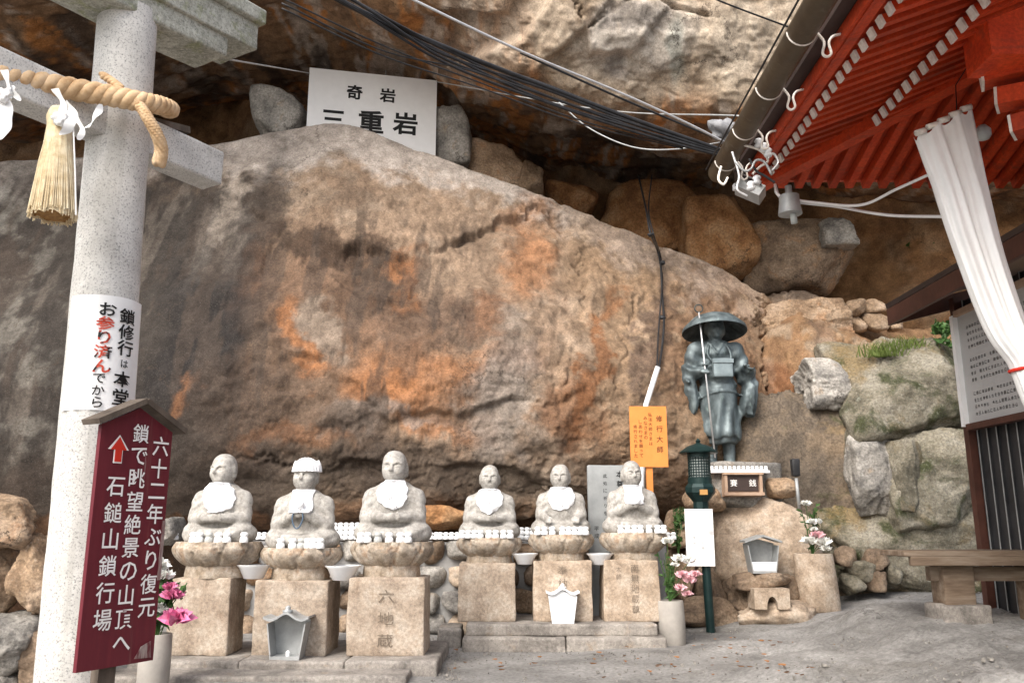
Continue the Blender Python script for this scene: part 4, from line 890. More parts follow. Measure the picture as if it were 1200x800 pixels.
# ------------------------------------------------------------------ orange sign
Ys = 10.15; q0, q1 = P(737, 476, Ys), P(783, 547, Ys); c = P(760, 512, Ys)
og = thing('orange_sign', (c[0], Ys, .3), 'orange notice board with brown vertical writing on an orange post', 'sign')
wd, hh = q1[0] - q0[0], q0[2] - q1[2]
O('board', MB().box((c[0], Ys, (q0[2] + q1[2]) / 2), (wd, .02, hh)), 'orange_board', og)
pz = .26; O('post', MB().box((c[0], Ys + .035, (pz + q1[2] + .3) / 2), (.075, .045, q1[2] + .3 - pz)), 'orange_board', og)
m = MB(); pl = lambda u, v: np.array([q0[0] + u, Ys - .013, q0[2] + v])
vtext(m, '修行大師', wd * .80, -hh * .12, .085, hh * .17, pl, .008); O('title_lettering', m, 'brown_ink', og, kind='stuff')
m = MB()
for s_, u, v in (('弘法大師さまは', .56, .10), ('みなさまの', .43, .16), ('しあわせを願って', .29, .22), ('修行されました', .15, .30)): vtext(m, s_, wd * u, -hh * v, .05, .058, pl, .002)
O('text_lettering', m, 'brown_ink', og, kind='stuff')

# ------------------------------------------------------------------ lantern post with notice
lp = GP(833, 741); Yl = lp[1]; zl0 = lp[2]
def lz(py): return P(822, py, Yl)[2]
lt = thing('lantern_post', lp, 'dark green metal lantern on a slim round post', 'lantern')
tx = P(820, 560, Yl)[0]; bx_ = lp[0]
def lc(z): return (bx_ + (tx - bx_) * (z - zl0) / (lz(560) - zl0), Yl)
m = MB(); m.tube([(bx_, Yl, zl0 - .03), (lc(lz(592))[0], Yl, lz(588))], .052, 16); O('post', m, 'lantern_green', lt, smooth=True, sharp=50)
x_, _ = lc(lz(560)); S_ = scale_at(Yl, 560)
m = MB(); m.lathe([(9 * S_, lz(596)), (9 * S_, lz(588)), (12 * S_, lz(584)), (17.5 * S_, lz(577)), (17.5 * S_, lz(571)), (15 * S_, lz(567)), (13 * S_, lz(566))], 8, (x_, Yl, 0)); bw = O('base', m, 'lantern_green', lt)
O('name_plate', MB().box((x_, Yl - 17.0 * S_, lz(577)), (.09, .02, .06)), 'amber', bw)
m = MB(); m.lathe([(14 * S_, lz(567)), (14 * S_, lz(560)), (12.5 * S_, lz(559))], 24, (x_, Yl, 0)); O('lower_ring', m, 'lantern_green', lt, smooth=True, sharp=40)
m = MB(); m.lathe([(11.3 * S_, lz(561)), (11.3 * S_, lz(533))], 24, (x_, Yl, 0)); O('glass_tube', m, 'frosted', lt, smooth=True, sharp=40)
m = MB()
for k in range(24): t = k * math.pi / 12; m.tube([(x_ + 12.4 * S_ * math.cos(t), Yl + 12.4 * S_ * math.sin(t), lz(561)), (x_ + 12.4 * S_ * math.cos(t), Yl + 12.4 * S_ * math.sin(t), lz(533))], .006, 5)
for q in range(9):
    z = lz(560 - q * 3.2); m.tube([(x_ + 12.4 * S_ * math.cos(t), Yl + 12.4 * S_ * math.sin(t), z) for t in np.linspace(0, 2 * math.pi, 33)], .006, 5)
O('cage', m, 'lantern_green', lt)
m = MB(); m.lathe([(13.4 * S_, lz(536)), (13.4 * S_, lz(530)), (22 * S_, lz(531)), (22.4 * S_, lz(529.5)), (17 * S_, lz(525.5)), (11 * S_, lz(522)), (4 * S_, lz(520)), (2.2 * S_, lz(518.5)), (3.2 * S_, lz(516.5)), (.5 * S_, lz(513.5))], 32, (x_, Yl, 0)); O('roof_cap', m, 'lantern_green', lt, smooth=True, sharp=45)
Yn = Yl - .075; n0, n1 = P(802, 596, Yn), P(838, 663, Yn); nb = thing('notice_panel', ((n0[0] + n1[0]) / 2, Yn, n1[2]), 'white notice panel with faded writing fixed to the lantern post', 'notice')
O('panel', MB().box(((n0[0] + n1[0]) / 2, Yn, (n0[2] + n1[2]) / 2), (n1[0] - n0[0], .02, n0[2] - n1[2])), 'white_paint', nb)
m = MB(); pl = lambda u, v: np.array([n0[0] + u, Yn - .013, n0[2] + v]); vtext(m, '石灯籠', .30, -.06, .06, .085, pl, 0); vtext(m, 'お願い', .2, -.36, .045, .06, pl, 0); vtext(m, '奉納', .1, -.3, .04, .06, pl, 0); O('lettering', m, 'grey_ink', nb, kind='stuff')

# ------------------------------------------------------------------ bronze monk, its stones and offering box
Ym = 11.25; zf = P(845, 547, Ym)[2]; xm_ = P(846, 500, Ym)[0]; Hm = (P(845, 374, Ym)[2] - zf) / 1.66
rock_px('monk_stone', 836, 578, 946, 676, 10.75, 1.1, 'granite_warm', 121, label='large smooth pale stone carrying the bronze monk and the offering box', n=36, q=20, rough=.03, nplanes=7)
rock_px('monk_plinth', 824, 543, 916, 600, 11.0, .6, 'rock_grey', 122, label='dark stone plinth directly under the feet of the bronze monk', n=16, q=22, nplanes=3, rough=.015)
rock_px('base_stone', 845, 668, 935, 716, 10.5, .8, 'rock_brown', 123, label='squared brown stone under the pale monk stone', n=16, q=16)
rock_px('base_stone', 785, 700, 870, 738, 10.45, .5, 'rock_brown', 124, label='low brown kerb stone between the lantern post and the pink flowers', n=12, q=16)
rock_px('base_stone', 864, 705, 964, 736, 10.1, .5, 'granite_warm', 125, label='long pale kerb stone in front of the incense stone', n=14, q=16)
rock_px('base_stone', 910, 672, 938, 708, 10.4, .4, 'rock_brown', 126, label='small brown stone between incense stone and flower post', n=10)
rock_px('base_stone', 800, 566, 850, 600, 10.9, .5, 'rock_tan', 127, label='tan stone beside the monk plinth behind the lantern', n=12)
rock_px('base_stone', 895, 560, 930, 584, 10.9, .4, 'rock_tan', 128, label='orange tan stone beside the offering box', n=12)
def monk():
    s = SDF((-.52, -.42, -.02), (.52, .36, 1.72), .0115); X, Y, Z = s.X, s.Y, s.Z
    Fv = s.ell((0, 0, 1.18), (.195, .14, .27)); Fv = su(Fv, s.ell((0, .01, 1.32), (.235, .13, .12)), .07)
    Fv = su(Fv, s.cap((0, 0, 1.05), (0, -.0, .40), .17, .24), .08)                                   # robe
    Fv = su(Fv, s.ell((0, -.02, .80), (.205, .175, .25)), .06)
    Fv = np.maximum(Fv, .33 - Z + .02 * np.sin(X * 18) - .05 * np.clip(X, -.2, .2))
    inner = s.cap((0, 0, .6), (0, 0, .36), .18, .205); inner = np.maximum(inner, .27 - Z + .012 * np.sin(X * 22)); Fv = su(Fv, inner, .012)
    for sg in (-1, 1):
        Fv = su(Fv, s.cap((sg * .10, .01, .5), (sg * .10, .01, .06), .085, .062), .02)                    # gaiters
        Fv = su(Fv, s.ell((sg * .105, -.06, .035), (.055, .12, .045)), .02)                             # feet
        for q in range(4): Fv = Fv + np.exp(-((Z - (.10 + .05 * q)) / .006) ** 2) * .004 * (np.abs(X - sg * .1) < .1)
    # arms
    for sg, hd in ((-1, (-.20, -.19, 1.08)), (1, (.30, -.19, 1.08))):
        sh = (sg * .225, .0, 1.34); el = (sg * .315, -.01, 1.04)
        Fv = su(Fv, s.cap(sh, el, .098, .092), .05); Fv = su(Fv, s.cap(el, hd, .088, .05), .04)
        ex, ln = (-.315, .62) if sg < 0 else (.335, .58)                                               # hanging sleeve
        sl = s.ell((ex, -.06, (1.04 + ln) / 2), (.085, .12, (1.04 - ln) / 2 + .06), tilt=sg * -.14); sl = np.maximum(sl, ln - Z + .25 * (np.abs(X) - .36))
        Fv = su(Fv, sl, .05)
    # left-view hand closed on the staff
    Fv = su(Fv, s.ell((-.185, -.215, 1.085), (.045, .04, .05)), .015)
    for q in range(4): Fv = su(Fv, s.cap((-.215, -.245, 1.125 - q * .024), (-.15, -.262, 1.118 - q * .024), .0135), .006)
    Fv = su(Fv, s.cap((-.16, -.21, 1.12), (-.15, -.255, 1.145), .015), .008)
    # other hand held out palm up with a bowl
    Fv = su(Fv, s.ell((.315, -.23, 1.085), (.045, .06, .026)), .012)
    for q in range(4): Fv = su(Fv, s.cap((.283 + q * .022, -.27, 1.085), (.285 + q * .023, -.325, 1.10 + .004 * q), .0135, .011), .006)
    Fv = su(Fv, s.cap((.275, -.22, 1.09), (.255, -.27, 1.12), .014, .012), .008)
    # folds
    Fv = Fv + np.sin(X * 46 + 2.2 * np.sin(Z * 5)) * .012 * np.clip((.86 - Z) * 5, 0, 1) * np.clip((Z - .27) * 20, 0, 1)
    Fv = Fv + np.sin((np.sqrt((X + .06) ** 2 + (Z - 1.5) ** 2)) * 48) * .011 * np.clip((1.36 - Z) * 8, 0, 1) * np.clip((Z - .84) * 8, 0, 1) * (Y < .02)
    Fv = Fv + np.sin((X * .7 + Y) * 60) * .010 * (np.abs(X) > .29) * np.clip((1.1 - Z) * 6, 0, 1) * (Z > .5)
    Fv = np.where((np.abs(X + (Z - 1.2) * .62 - .03) < .012) & (Y < 0) & (Z > .9) & (Z < 1.42), Fv - .011, Fv); Fv = np.where((np.abs(X - (Z - 1.3) * .7) < .012) & (Y < 0) & (Z > 1.26) & (Z < 1.44), Fv - .011, Fv)
    sash = np.abs(Z - (.84 - .9 * X * X + .1 * X)); Fv = np.where((sash < .014) & (Y < .05) & (np.abs(X) < .25), Fv - .012, Fv)
    # neck, head
    Fv = su(Fv, s.cap((0, .0, 1.38), (0, -.01, 1.5), .062, .058), .03)
    X0, Y0, Z0 = s.X, s.Y, s.Z; s.X, s.Y, s.Z = X0 / 1.22, (Y0 + .01) / 1.22, (Z0 - 1.46) / 1.22 + 1.46
    H = s.ell((0, -.01, 1.58), (.088, .1, .118)); H = su(H, s.ell((0, -.03, 1.525), (.072, .08, .07)), .04)
    for sg in (-1, 1):
        H = su(H, s.ell((sg * .088, .0, 1.55), (.014, .026, .05)), .01); H = sm(H, s.ell((sg * .036, -.11, 1.573), (.026, .018, .014)), .01); H = su(H, s.ell((sg * .036, -.094, 1.57), (.02, .012, .008)), .006); H = su(H, s.cap((sg * .012, -.106, 1.592), (sg * .062, -.09, 1.596), .007), .006)
    H = su(H, s.cap((0, -.105, 1.58), (0, -.12, 1.548), .009, .015), .01); H = su(H, s.ell((0, -.107, 1.513), (.026, .012, .006)), .005); H = su(H, s.ell((0, -.105, 1.502), (.022, .012, .006)), .005)
    H = su(H, s.ell((0, -.095, 1.475), (.03, .025, .02)), .02)
    s.X, s.Y, s.Z = X0, Y0, Z0; H = H * 1.22
    Fv = su(Fv, H, .015); P3 = np.stack([X, Y, Z], -1); Fv = Fv + vnoise(P3 * 11) * .005 + vnoise(P3 * 30) * .002
    return clean(*s.mesh(np.maximum(Fv, -Z)))
base = (xm_, Ym + .15, zf - .015); mk = thing('bronze_monk', base, 'greenish bronze statue of a travelling monk in a wide hat with a staff', 'statue')
V, Q = monk(); O('body', (place(V, base, Hm), Q), 'bronze', mk, smooth=True)
hat = [(.02, 1.70), (.10, 1.695), (.22, 1.655), (.345, 1.565), (.365, 1.54), (.368, 1.552), (.355, 1.59), (.25, 1.695), (.14, 1.745), (.05, 1.765), (.005, 1.768)]
m = MB(); m.lathe(hat, 48); V = np.array(m.V); ang = math.radians(-9); y, z = V[:, 1].copy(), V[:, 2] - 1.6; V[:, 1] = y * math.cos(ang) - z * math.sin(ang); V[:, 2] = 1.6 + y * math.sin(ang) + z * math.cos(ang)
O('hat', (place(V, base, Hm), m.F), 'bronze', mk, smooth=True, sharp=60)
bx2, _ = sblock_geo((.015, -.225, .985), (.215, .10, .21), n=8, bev=.012, rough=.002); O('alms_box', (place(bx2, base, Hm), _), 'bronze_pale', mk, smooth=True)
m = MB(); m.box((.015, -.28, 1.165), (.225, .012, .045)); O('box_lid', (place(np.array(m.V), base, Hm), m.F), 'bronze_pale', mk)
for sg in (-1, 1):
    m = MB(); m.tube(catmull(np.array([(.015 + sg * .10, -.2, 1.16), (sg * .13, -.17, 1.26), (sg * .10, -.12, 1.37), (sg * .07, -.02, 1.43)]), 10), .014, 6); O('strap', (place(np.array(m.V), base, Hm), m.F), 'bronze', mk, smooth=True)
st0, st1 = P(838, 552, Ym - .12), P(819, 366, Ym - .12); m = MB()
hand = np.array(base) + Hm * np.array([-.182, -.245, 1.09])
m.tube([hand + (hand - st1) * 1.55, hand, st1], .0115, 8); sf = O('staff', m, 'silver', mk, smooth=True)
m = MB(); m.tube([st1 + np.array([.055 * math.sin(t), 0, .055 - .055 * math.cos(t)]) for t in np.linspace(0, 2 * math.pi, 20)], .009, 6); O('staff_ring', m, 'bronze_dark', sf, smooth=True)

Yo = 10.85; o0, o1 = P(848, 553, Yo), P(894, 580, Yo); ob = thing('offering_box', ((o0[0] + o1[0]) / 2, Yo, o1[2]), 'wooden offering box with dark front panel and two white characters', 'offering box'); cxo = (o0[0] + o1[0]) / 2; wo = o1[0] - o0[0]; ho = o0[2] - o1[2]
O('carcass', MB().box((cxo, Yo + .17, o1[2] + ho / 2 - .01), (wo * .98, .3, ho + .01)), 'frame_wood', ob)
O('panel', MB().box((cxo, Yo + .012, o1[2] + ho * .52), (wo * .8, .02, ho * .7)), 'dark_panel', ob)
for sg in (-1, 1): O('frame_side', MB().box((cxo + sg * wo * .46, Yo, o1[2] + ho * .55), (wo * .075, .05, ho * .86)), 'frame_wood', ob)
O('frame_top', MB().box((cxo, Yo - .004, o1[2] + ho * .94), (wo * 1.06, .07, ho * .1)), 'frame_wood', ob); O('frame_foot', MB().box((cxo, Yo - .004, o1[2] + ho * .06), (wo * 1.06, .07, ho * .13)), 'frame_wood', ob)
m = MB(); pl = lambda u, v: np.array([cxo + u, Yo - .002, o1[2] + v]); vtext(m, '賽', -.12, ho * .72, .1, .11, pl, .006); vtext(m, '銭', .12, ho * .72, .1, .11, pl, .006); O('lettering', m, 'white_ink', ob, kind='stuff')
s0, s1 = P(832, 550, Yo + .1), P(901, 550, Yo + .1); O('shelf_board', MB().box(((s0[0] + s1[0]) / 2, Yo + .16, o0[2] + .012), (s1[0] - s0[0], .2, .03)), 'white_paint', ob)
for k in range(13): figurine(((s0[0] + .03) + (s1[0] - s0[0] - .06) * k / 12, Yo + .12, o0[2] + .026), .06, 'tiny white figurine on the shelf of the offering box below the bronze monk', 'tiny figurines on the offering box')
th_px(872, 915, 627, 671, 10.42, P(893, 671, 10.42)[2], 'grey_metal', .3, 'open silver toy house for candles leaning on the pale monk stone', .22)
rock_px('ledge_slab', 860, 668, 926, 690, 10.25, .5, 'rock_brown', 131, label='brown ledge stone under the silver toy house', n=12, q=18)
# incense stone with an arch
c0, c1 = P(882, 688, 10.15), P(925, 712, 10.15); xi = (c0[0] + c1[0]) / 2; wi = c1[0] - c0[0]; hi = c0[2] - c1[2]
arc = [(wi * .16 * math.cos(t), hi * .62 * math.sin(t)) for t in np.linspace(math.pi, 0, 12)]
m = MB(); outer = [(-wi / 2, 0)] + arc + [(wi / 2, 0), (wi / 2, hi), (-wi / 2, hi)]
m.prism(outer, (xi, 10.25, c1[2] - .01), (1, 0, 0), (0, 0, 1), (0, 1, 0), .3); recalc(O('incense_stone', m, 'granite_warm', None, 'sandy stone block with a small arched hole below the silver toy house', 'incense stone'))

# spotlight on a stake beside monk
p0, p1 = P(936, 586, 10.9), P(933, 560, 10.9); sp = thing('spotlight', p0, 'black spotlight on a grey stake beside the bronze monk', 'spotlight')
m = MB(); m.tube([p0 - np.array([0, 0, .1]), p1], .022, 8); O('stake', m, 'grey_metal', sp, smooth=True)
c = P(932, 548, 10.9); O('lamp_body', sblock_geo((c[0], 10.9, c[2] - .11), (.10, .1, .22), n=4, bev=.015), 'black_rubber', sp, smooth=True)

# ------------------------------------------------------------------ torii
TD = np.array([.5, .866, 0.0]); TN = np.array([.866, -.5, 0.0])          # along the lintel (to the right, away) and its front normal
a0, a1 = P(86, 800, 4.50), P(149.5, 30, 4.40); up_ = (a1 - a0) / (a1[2] - a0[2])
def ax(z): return a0 + up_ * (z - a0[2])
ZT = a1[2]
tor = thing('torii', ax(0), 'speckled grey granite torii gate with round pillar, tie beam and layered lintel', 'torii')
def prad(z): return .182 - .022 * z / ZT
def pillar(off):
    zs = np.linspace(-.05, ZT + .08, 40); m = MB(); seg = 48; V = []
    for z in zs:
        c = ax(z) + off
        if off[0]: c = ax(0) + off + (np.array([-1, -1, 1]) * (ax(z) - ax(0)))
        for k in range(seg): t = 2 * math.pi * k / seg; V.append(c + prad(z) * np.array([math.cos(t), math.sin(t), 0]))
    V = np.array(V); V += (fbm(V, 6, 3)[:, None] * .004); n = len(zs)
    return V, [(i * seg + k, i * seg + (k + 1) % seg, (i + 1) * seg + (k + 1) % seg, (i + 1) * seg + k) for i in range(n - 1) for k in range(seg)]
O('pillar', pillar(np.zeros(3)), 'granite_grey', tor, smooth=True)
SPAN = -TD * 3.1
O('pillar', pillar(SPAN), 'granite_grey', tor, smooth=True)
def along(fr, py_mid, target):      # distance along TD where a point at height fr hits pixel column target
    ts = np.linspace(-1, 3, 4001); pts = fr[None] + TD[None] * ts[:, None]; x, _ = proj(pts); return ts[np.argmin(np.abs(x - target))]
def solve_z(c, n_off, t, pyt):      # height so that the point projects to row pyt
    zs = np.linspace(2, 6, 4001); pts = np.repeat((c + TN * n_off + TD * t)[None], 4001, 0); pts[:, 2] = zs; _, y = proj(pts); return zs[np.argmin(np.abs(y - pyt))]
c = ax(3.35); zt_ = solve_z(c, .09, .55, 170); zb_ = solve_z(c, .09, .55, 209)
cc = ax((zt_ + zb_) / 2); te = along(cc + TN * .09, 0, 262)
mid = cc.copy(); A_, B_ = mid + TD * te, mid + SPAN - TD * .55
def tbeam(pa_, pb_, w_, h_, seed, n=26, curve=0.0):
    L = np.linalg.norm(pb_ - pa_); d = (pb_ - pa_) / L; x = np.cross(d, (0, 0, 1)); R_ = np.stack([x, d, np.array([0, 0, 1.0])], 1)
    V, Q = sblock_geo((0, 0, -h_ / 2), (w_, L, h_), n=n, bev=.012, rough=.003, seed=seed)
    V = V @ R_.T
    if curve: s_ = (V @ d) / (L / 2); V[:, 2] += curve * np.abs(s_) ** 2.5
    return V + (pa_ + pb_) / 2, Q
O('tie_beam', tbeam(A_, B_, .18, zt_ - zb_, 3), 'granite_grey', tor, smooth=True)
# wedges beside the pillar
for sg in (1,):
    O('wedge', MB().beam(cc + TD * .17 + np.array([0, 0, (zt_ - zb_) / 2]), cc + TD * .42 + np.array([0, 0, (zt_ - zb_) / 2 + .05]), .14, .04), 'old_wood', tor)
zk = ZT - .03; o_ = ax(zk); o_[2] = zk
z0 = zk
for k, (h_, w_, pxe) in enumerate(((.15, .30, 266), (.19, .36, 302), (.10, .44, 312))):
    c = ax(zk); c[2] = z0 + h_ / 2; t_e = along(c + TN * w_ / 2, 0, pxe)
    O('lintel_course', tbeam(c + TD * t_e, c + SPAN - TD * t_e, w_, h_ + .006, 5 + k, 34, .10), 'granite_lichen', tor, smooth=True); z0 += h_ - .002
# rope round the pillar
rp = thing('straw_rope', P(140, 112, 4.1), 'thick twisted straw rope with tassel and paper streamers tied to the torii', 'rope')
path = catmull(np.array([P(-150, 40, 3.25), P(-60, 70, 3.55), P(0, 88, 3.80), P(60, 99, 3.98), P(118, 109, 4.09), P(160, 117, 4.14), P(186, 122, 4.25), P(199, 127, 4.42), P(192, 128, 4.58)]), 160)
def strand_rope(path, rad, turns, parent, mat='rope', ns=3):
    n = len(path); T = np.gradient(path, axis=0); T /= np.linalg.norm(T, axis=1)[:, None]; u = np.cross(T, (0, 0, 1.0)); u /= np.linalg.norm(u, axis=1)[:, None]; v = np.cross(u, T)
    rad = np.broadcast_to(np.asarray(rad, float), (n,)); t = np.linspace(0, turns * 2 * math.pi, n)
    for k in range(ns):
        ph = t + k * 2 * math.pi / ns; pts = path + (u * np.cos(ph)[:, None] + v * np.sin(ph)[:, None]) * (rad * .5)[:, None]
        m = MB(); m.tube(pts, rad * .60, 10); O('strand', m, mat, parent, smooth=True)
strand_rope(path + np.array([0, .015, 0]), np.linspace(.068, .043, 160), 10, rp)
strand_rope(catmull(np.array([P(164, 124, 4.12), P(174, 140, 4.13), P(184, 158, 4.17), P(189, 175, 4.22), P(186, 192, 4.25)]), 70), np.linspace(.028, .036, 70), 8, rp)
strand_rope(catmull(np.array([P(120, 88, 4.2), P(132, 96, 4.14), P(142, 104, 4.12)]), 20), .022, 2, rp)
def tassel(top, bot, r0, r1):
    d = bot - top; n = 24; seg = 40; V = []
    for i in range(n):
        t = i / (n - 1); r = r0 + (r1 - r0) * t ** .8 + .012 * math.exp(-((t - .08) / .05) ** 2)
        for k in range(seg): th = 2 * math.pi * k / seg; rr = r * (.93 + .035 * math.sin(k * 2.4) + .03 * math.sin(k * 4.1 + t * 2)); V.append(top + d * t * (1 + .015 * math.sin(k * 5.1) * (t > .9)) + rr * np.array([math.cos(th), math.sin(th), 0]))
    fc = [(i * seg + k, (i + 1) * seg + k, (i + 1) * seg + (k + 1) % seg, i * seg + (k + 1) % seg) for i in range(n - 1) for k in range(seg)] + [tuple(range(seg))]
    tb_ = O('tassel', (np.array(V), fc), 'straw', rp, smooth=True)
    cap_ = [v - np.array([0, 0, -.012]) for v in V[-seg:]]; O('tassel_end', (np.array(cap_), [tuple(range(seg))]), 'straw_end', tb_)
    m = MB()
    for k in range(260):
        th = random.uniform(0, 6.28); o2 = np.array([math.cos(th), math.sin(th), 0]); e = bot + o2 * r1 * random.uniform(.9, 1.12) + np.array([0, 0, random.uniform(-.015, .03)])
        m.tube([top + d * .12 + o2 * r0 * .9, top + d * .55 + o2 * (r0 * .4 + r1 * .60), e], random.uniform(.002, .0042), 4)
    O('straw_strands', m, 'straw', tb_, kind='stuff')
tassel(P(71, 128, 3.86), P(61, 254, 3.86), .045, .1)
def paper(pts, wd_, n=(0, -1, 0)):
    pts = catmull(np.array(pts, float), 14); m = MB(); V = []
    for i_, p in enumerate(pts):
        t = i_ / 13; a = .9 * math.sin(t * 5 + wd_ * 90); sd2 = np.array([math.cos(a), math.sin(a) * .8, .12]) * wd_ * (.35 + .65 * math.sin(math.pi * min(1, .25 + t * .75)) ** .5) / 1.6
        V += [p - sd2, p + sd2 + np.array([0, .006 * math.sin(t * 9), 0])]
    return m.add(V, [(2 * q, 2 * q + 1, 2 * q + 3, 2 * q + 2) for q in range(13)])
W_ = .05
for k, pp in enumerate(([(64, 104), (74, 122), (70, 140)], [(76, 120), (84, 134), (80, 150), (72, 158)], [(82, 130), (96, 150), (92, 164)], [(100, 150), (112, 138), (118, 122)], [(5, 82), (10, 104), (4, 122)], [(2, 112), (6, 138), (2, 163)], [(12, 100), (22, 118)])):
    O('paper_streamer', paper([P(a, b, 3.80 - .004 * k if a > 30 else 3.66) for a, b in pp], (.036, .05, .032, .036, .034, .06, .03)[k]), 'paper', rp, smooth=True)
for q in ((72, 140), (6, 112)):
    g = rock_geo(P(*q, 3.80 if q[0] > 30 else 3.66), (.065, .05, .07), 77, 10, 24, 6, .16); O('paper_knot', g, 'paper', rp, smooth=True)
m = MB(); m.tube([P(86, 150, 3.82), P(88, 200, 3.84), P(89, 252, 3.85)], .004, 5); O('cord', m, 'paper', rp)

# paper notice wrapped round the pillar
pz0, pz1 = P(126, 481, 4.3)[2], P(126, 347, 4.3)[2]; cm = ax((pz0 + pz1) / 2); vd = -cm[:2] / np.linalg.norm(cm[:2]); vr = np.array([-vd[1], vd[0]])
if vr[0] < 0: vr = -vr
def cyl(u, z, off=.004):
    c = ax(z); r = prad(z); t = u / r; e = vd * math.cos(t) + vr * math.sin(t); return np.array([c[0] + e[0] * (r + off), c[1] + e[1] * (r + off), z])
pn = thing('paper_notice', cm, 'white paper notice with brushed black writing wrapped round the torii pillar', 'notice')
V = []; nu, nv = 40, 12
for i in range(nu):
    for j in range(nv):
        u = -.19 + .45 * i / (nu - 1); z = pz0 + (pz1 - pz0) * j / (nv - 1); V.append(cyl(u, z + .01 * (i / nu), .006 + .004 * math.sin(i * .9) * (j == 0) + .012 * max(0, (i - 34) / 6)))
I = np.arange(nu * nv).reshape(nu, nv); Q = np.stack([I[:-1, :-1], I[1:, :-1], I[1:, 1:], I[:-1, 1:]], -1).reshape(-1, 4)
O('sheet', (np.array(V), Q), 'paper', pn, smooth=True)
pl = lambda u, v: cyl(u, pz1 + v, .0125)
m = MB(); vtext(m, '鎖修行', .122, -.05, .095, .086, pl, .016, 1.15); vtext(m, 'は', .120, -.325, .05, .05, pl, .012); vtext(m, '本堂', .116, -.385, .095, .095, pl, .016, 1.15); O('lettering', m, 'black_paint', pn, kind='stuff')
m = MB(); vtext(m, 'お', .018, -.035, .08, .075, pl, .018, 1.1); vtext(m, 'でから', .002, -.41, .062, .062, pl, .012, 1.0); O('lettering', m, 'black_paint', pn, kind='stuff')
m = MB(); vtext(m, '参り済ん', .010, -.11, .082, .076, pl, .018, 1.15); O('stained_lettering', m, 'red_black_ink', pn, label='lettering with red bleeding through the black')

# ------------------------------------------------------------------ maroon sign
sl_, sr_ = P(87, 788, 3.86), P(177, 777, 4.22); zb_s = sl_[2]; sr_[2] = zb_s
org, ex, ey, ez = frame(sl_, sr_ - sl_); wS = np.linalg.norm((sr_ - sl_)[:2]); hL = P(118, 497, 3.86)[2] - zb_s
hL = hL - .0; hC = hL + .10
ms = thing('maroon_sign', (org + ex * wS * .5) * np.array([1, 1, 0]), 'tall maroon wooden sign with white vertical writing and a little gabled top', 'sign')
O('board', MB().prism([(0, 0), (wS, 0), (wS, hL), (wS * .5, hC), (0, hL)], org, ex, ez, ey, .022), 'maroon', ms)
O('worn_edge', MB().box(org + ex * (wS - .012) + ez * hL * .47 - ey * .017, (.018, .004, .28), np.stack([ex, ey, ez], 1)), 'maroon_worn', ms)
O('worn_corner', MB().prism([(wS * .72, .02), (wS * .95, .015), (wS * .93, .09), (wS * .80, .07)], org - ey * .0165, ex, ez, ey, .003), 'maroon_worn', ms)
for sg, p, q in ((0, (-.05, hL - .005), (wS * .5, hC + .02)), (1, (wS * .5, hC + .02), (wS + .05, hL - .005))):
    O('roof_board', MB().beam(org + ex * p[0] + ez * p[1] + ez * .012, org + ex * q[0] + ez * q[1] + ez * .012, .12, .026), 'old_wood', ms)
O('post', MB().box(org + ex * wS * .45 + ey * .045 + ez * (-zb_s / 2 + .3), (.09, .05, zb_s + .62), np.stack([ex, ey, ez], 1)), 'old_wood', ms)
pl = lambda u, v: org + ex * u + ez * (hL + v) - ey * .0175
for s_, u, v, sz, stp in (('六十二年ぶり復元', .83, -.02, .105, .1085), ('鎖で眺望絶景の山頂へ', .53, .03, .102, .1065), ('石鎚山鎖行場', .25, -.22, .105, .118)):
    for i, ch in enumerate(s_):
        m = MB(); vtext(m, ch, wS * u, v - stp * i, sz, stp, pl, .009); O('character', m, 'white_ink', ms)
au, av = wS * .24, -.075
arrow = [(-.018, -.09), (.018, -.09), (.018, -.035), (.043, -.035), (0, .025), (-.043, -.035), (-.018, -.035)]
arr2 = [(a * 1.3, (b + .04) * 1.14 - .04) for a, b in arrow]
O('arrow', MB().prism(arr2, org + ex * au + ez * (hL + av) - ey * .0175, ex, ez, ey, .002), 'white_ink', ms)
O('arrow', MB().prism(arrow, org + ex * au + ez * (hL + av) - ey * .020, ex, ez, ey, .002), 'red_ink', ms)

# ------------------------------------------------------------------ white sign on the boulder
Yw = 12.35; w0, w1 = P(363, 80, Yw), P(512, 96, Yw * 1.033); w1[2] = w0[2]
org, ex, ey, ez = frame(w0, w1 - w0); wW = np.linalg.norm((w1 - w0)[:2]); hW = 1.35
ws = thing('white_sign', org + ex * wW / 2 - ez * hW, 'white signboard with black characters standing on the boulder ridge in the cave', 'sign')
O('board', MB().box(org + ex * wW / 2 - ez * hW / 2, (wW, .04, hW), np.stack([ex, ey, ez], 1)), 'white_paint', ws)
pl = lambda u, v: org + ex * u + ez * v - ey * .0225
for ch, u, v, sz in (('奇', .73, -.36, .28), ('岩', 1.26, -.36, .28), ('三', .41, -.87, .40), ('重', 1.01, -.85, .44), ('岩', 1.56, -.83, .44)):
    m = MB(); V, Fc = glyph(ch, .028); m.add([pl(u + a * sz * 1.02, v + b * sz) for a, b in V], Fc); O('character', m, 'black_paint', ws)
m = MB(); m.tube([org + ex * 1.22 + ez * z for z in (-.05, .1)], .008, 6); O('hook', m, 'grey_metal', ws)
for u in (.3, 1.6): O('leg', MB().box(org + ex * u - ez * (hW + .3) + ey * .045, (.06, .05, .9), np.stack([ex, ey, ez], 1)), 'old_wood', ws)

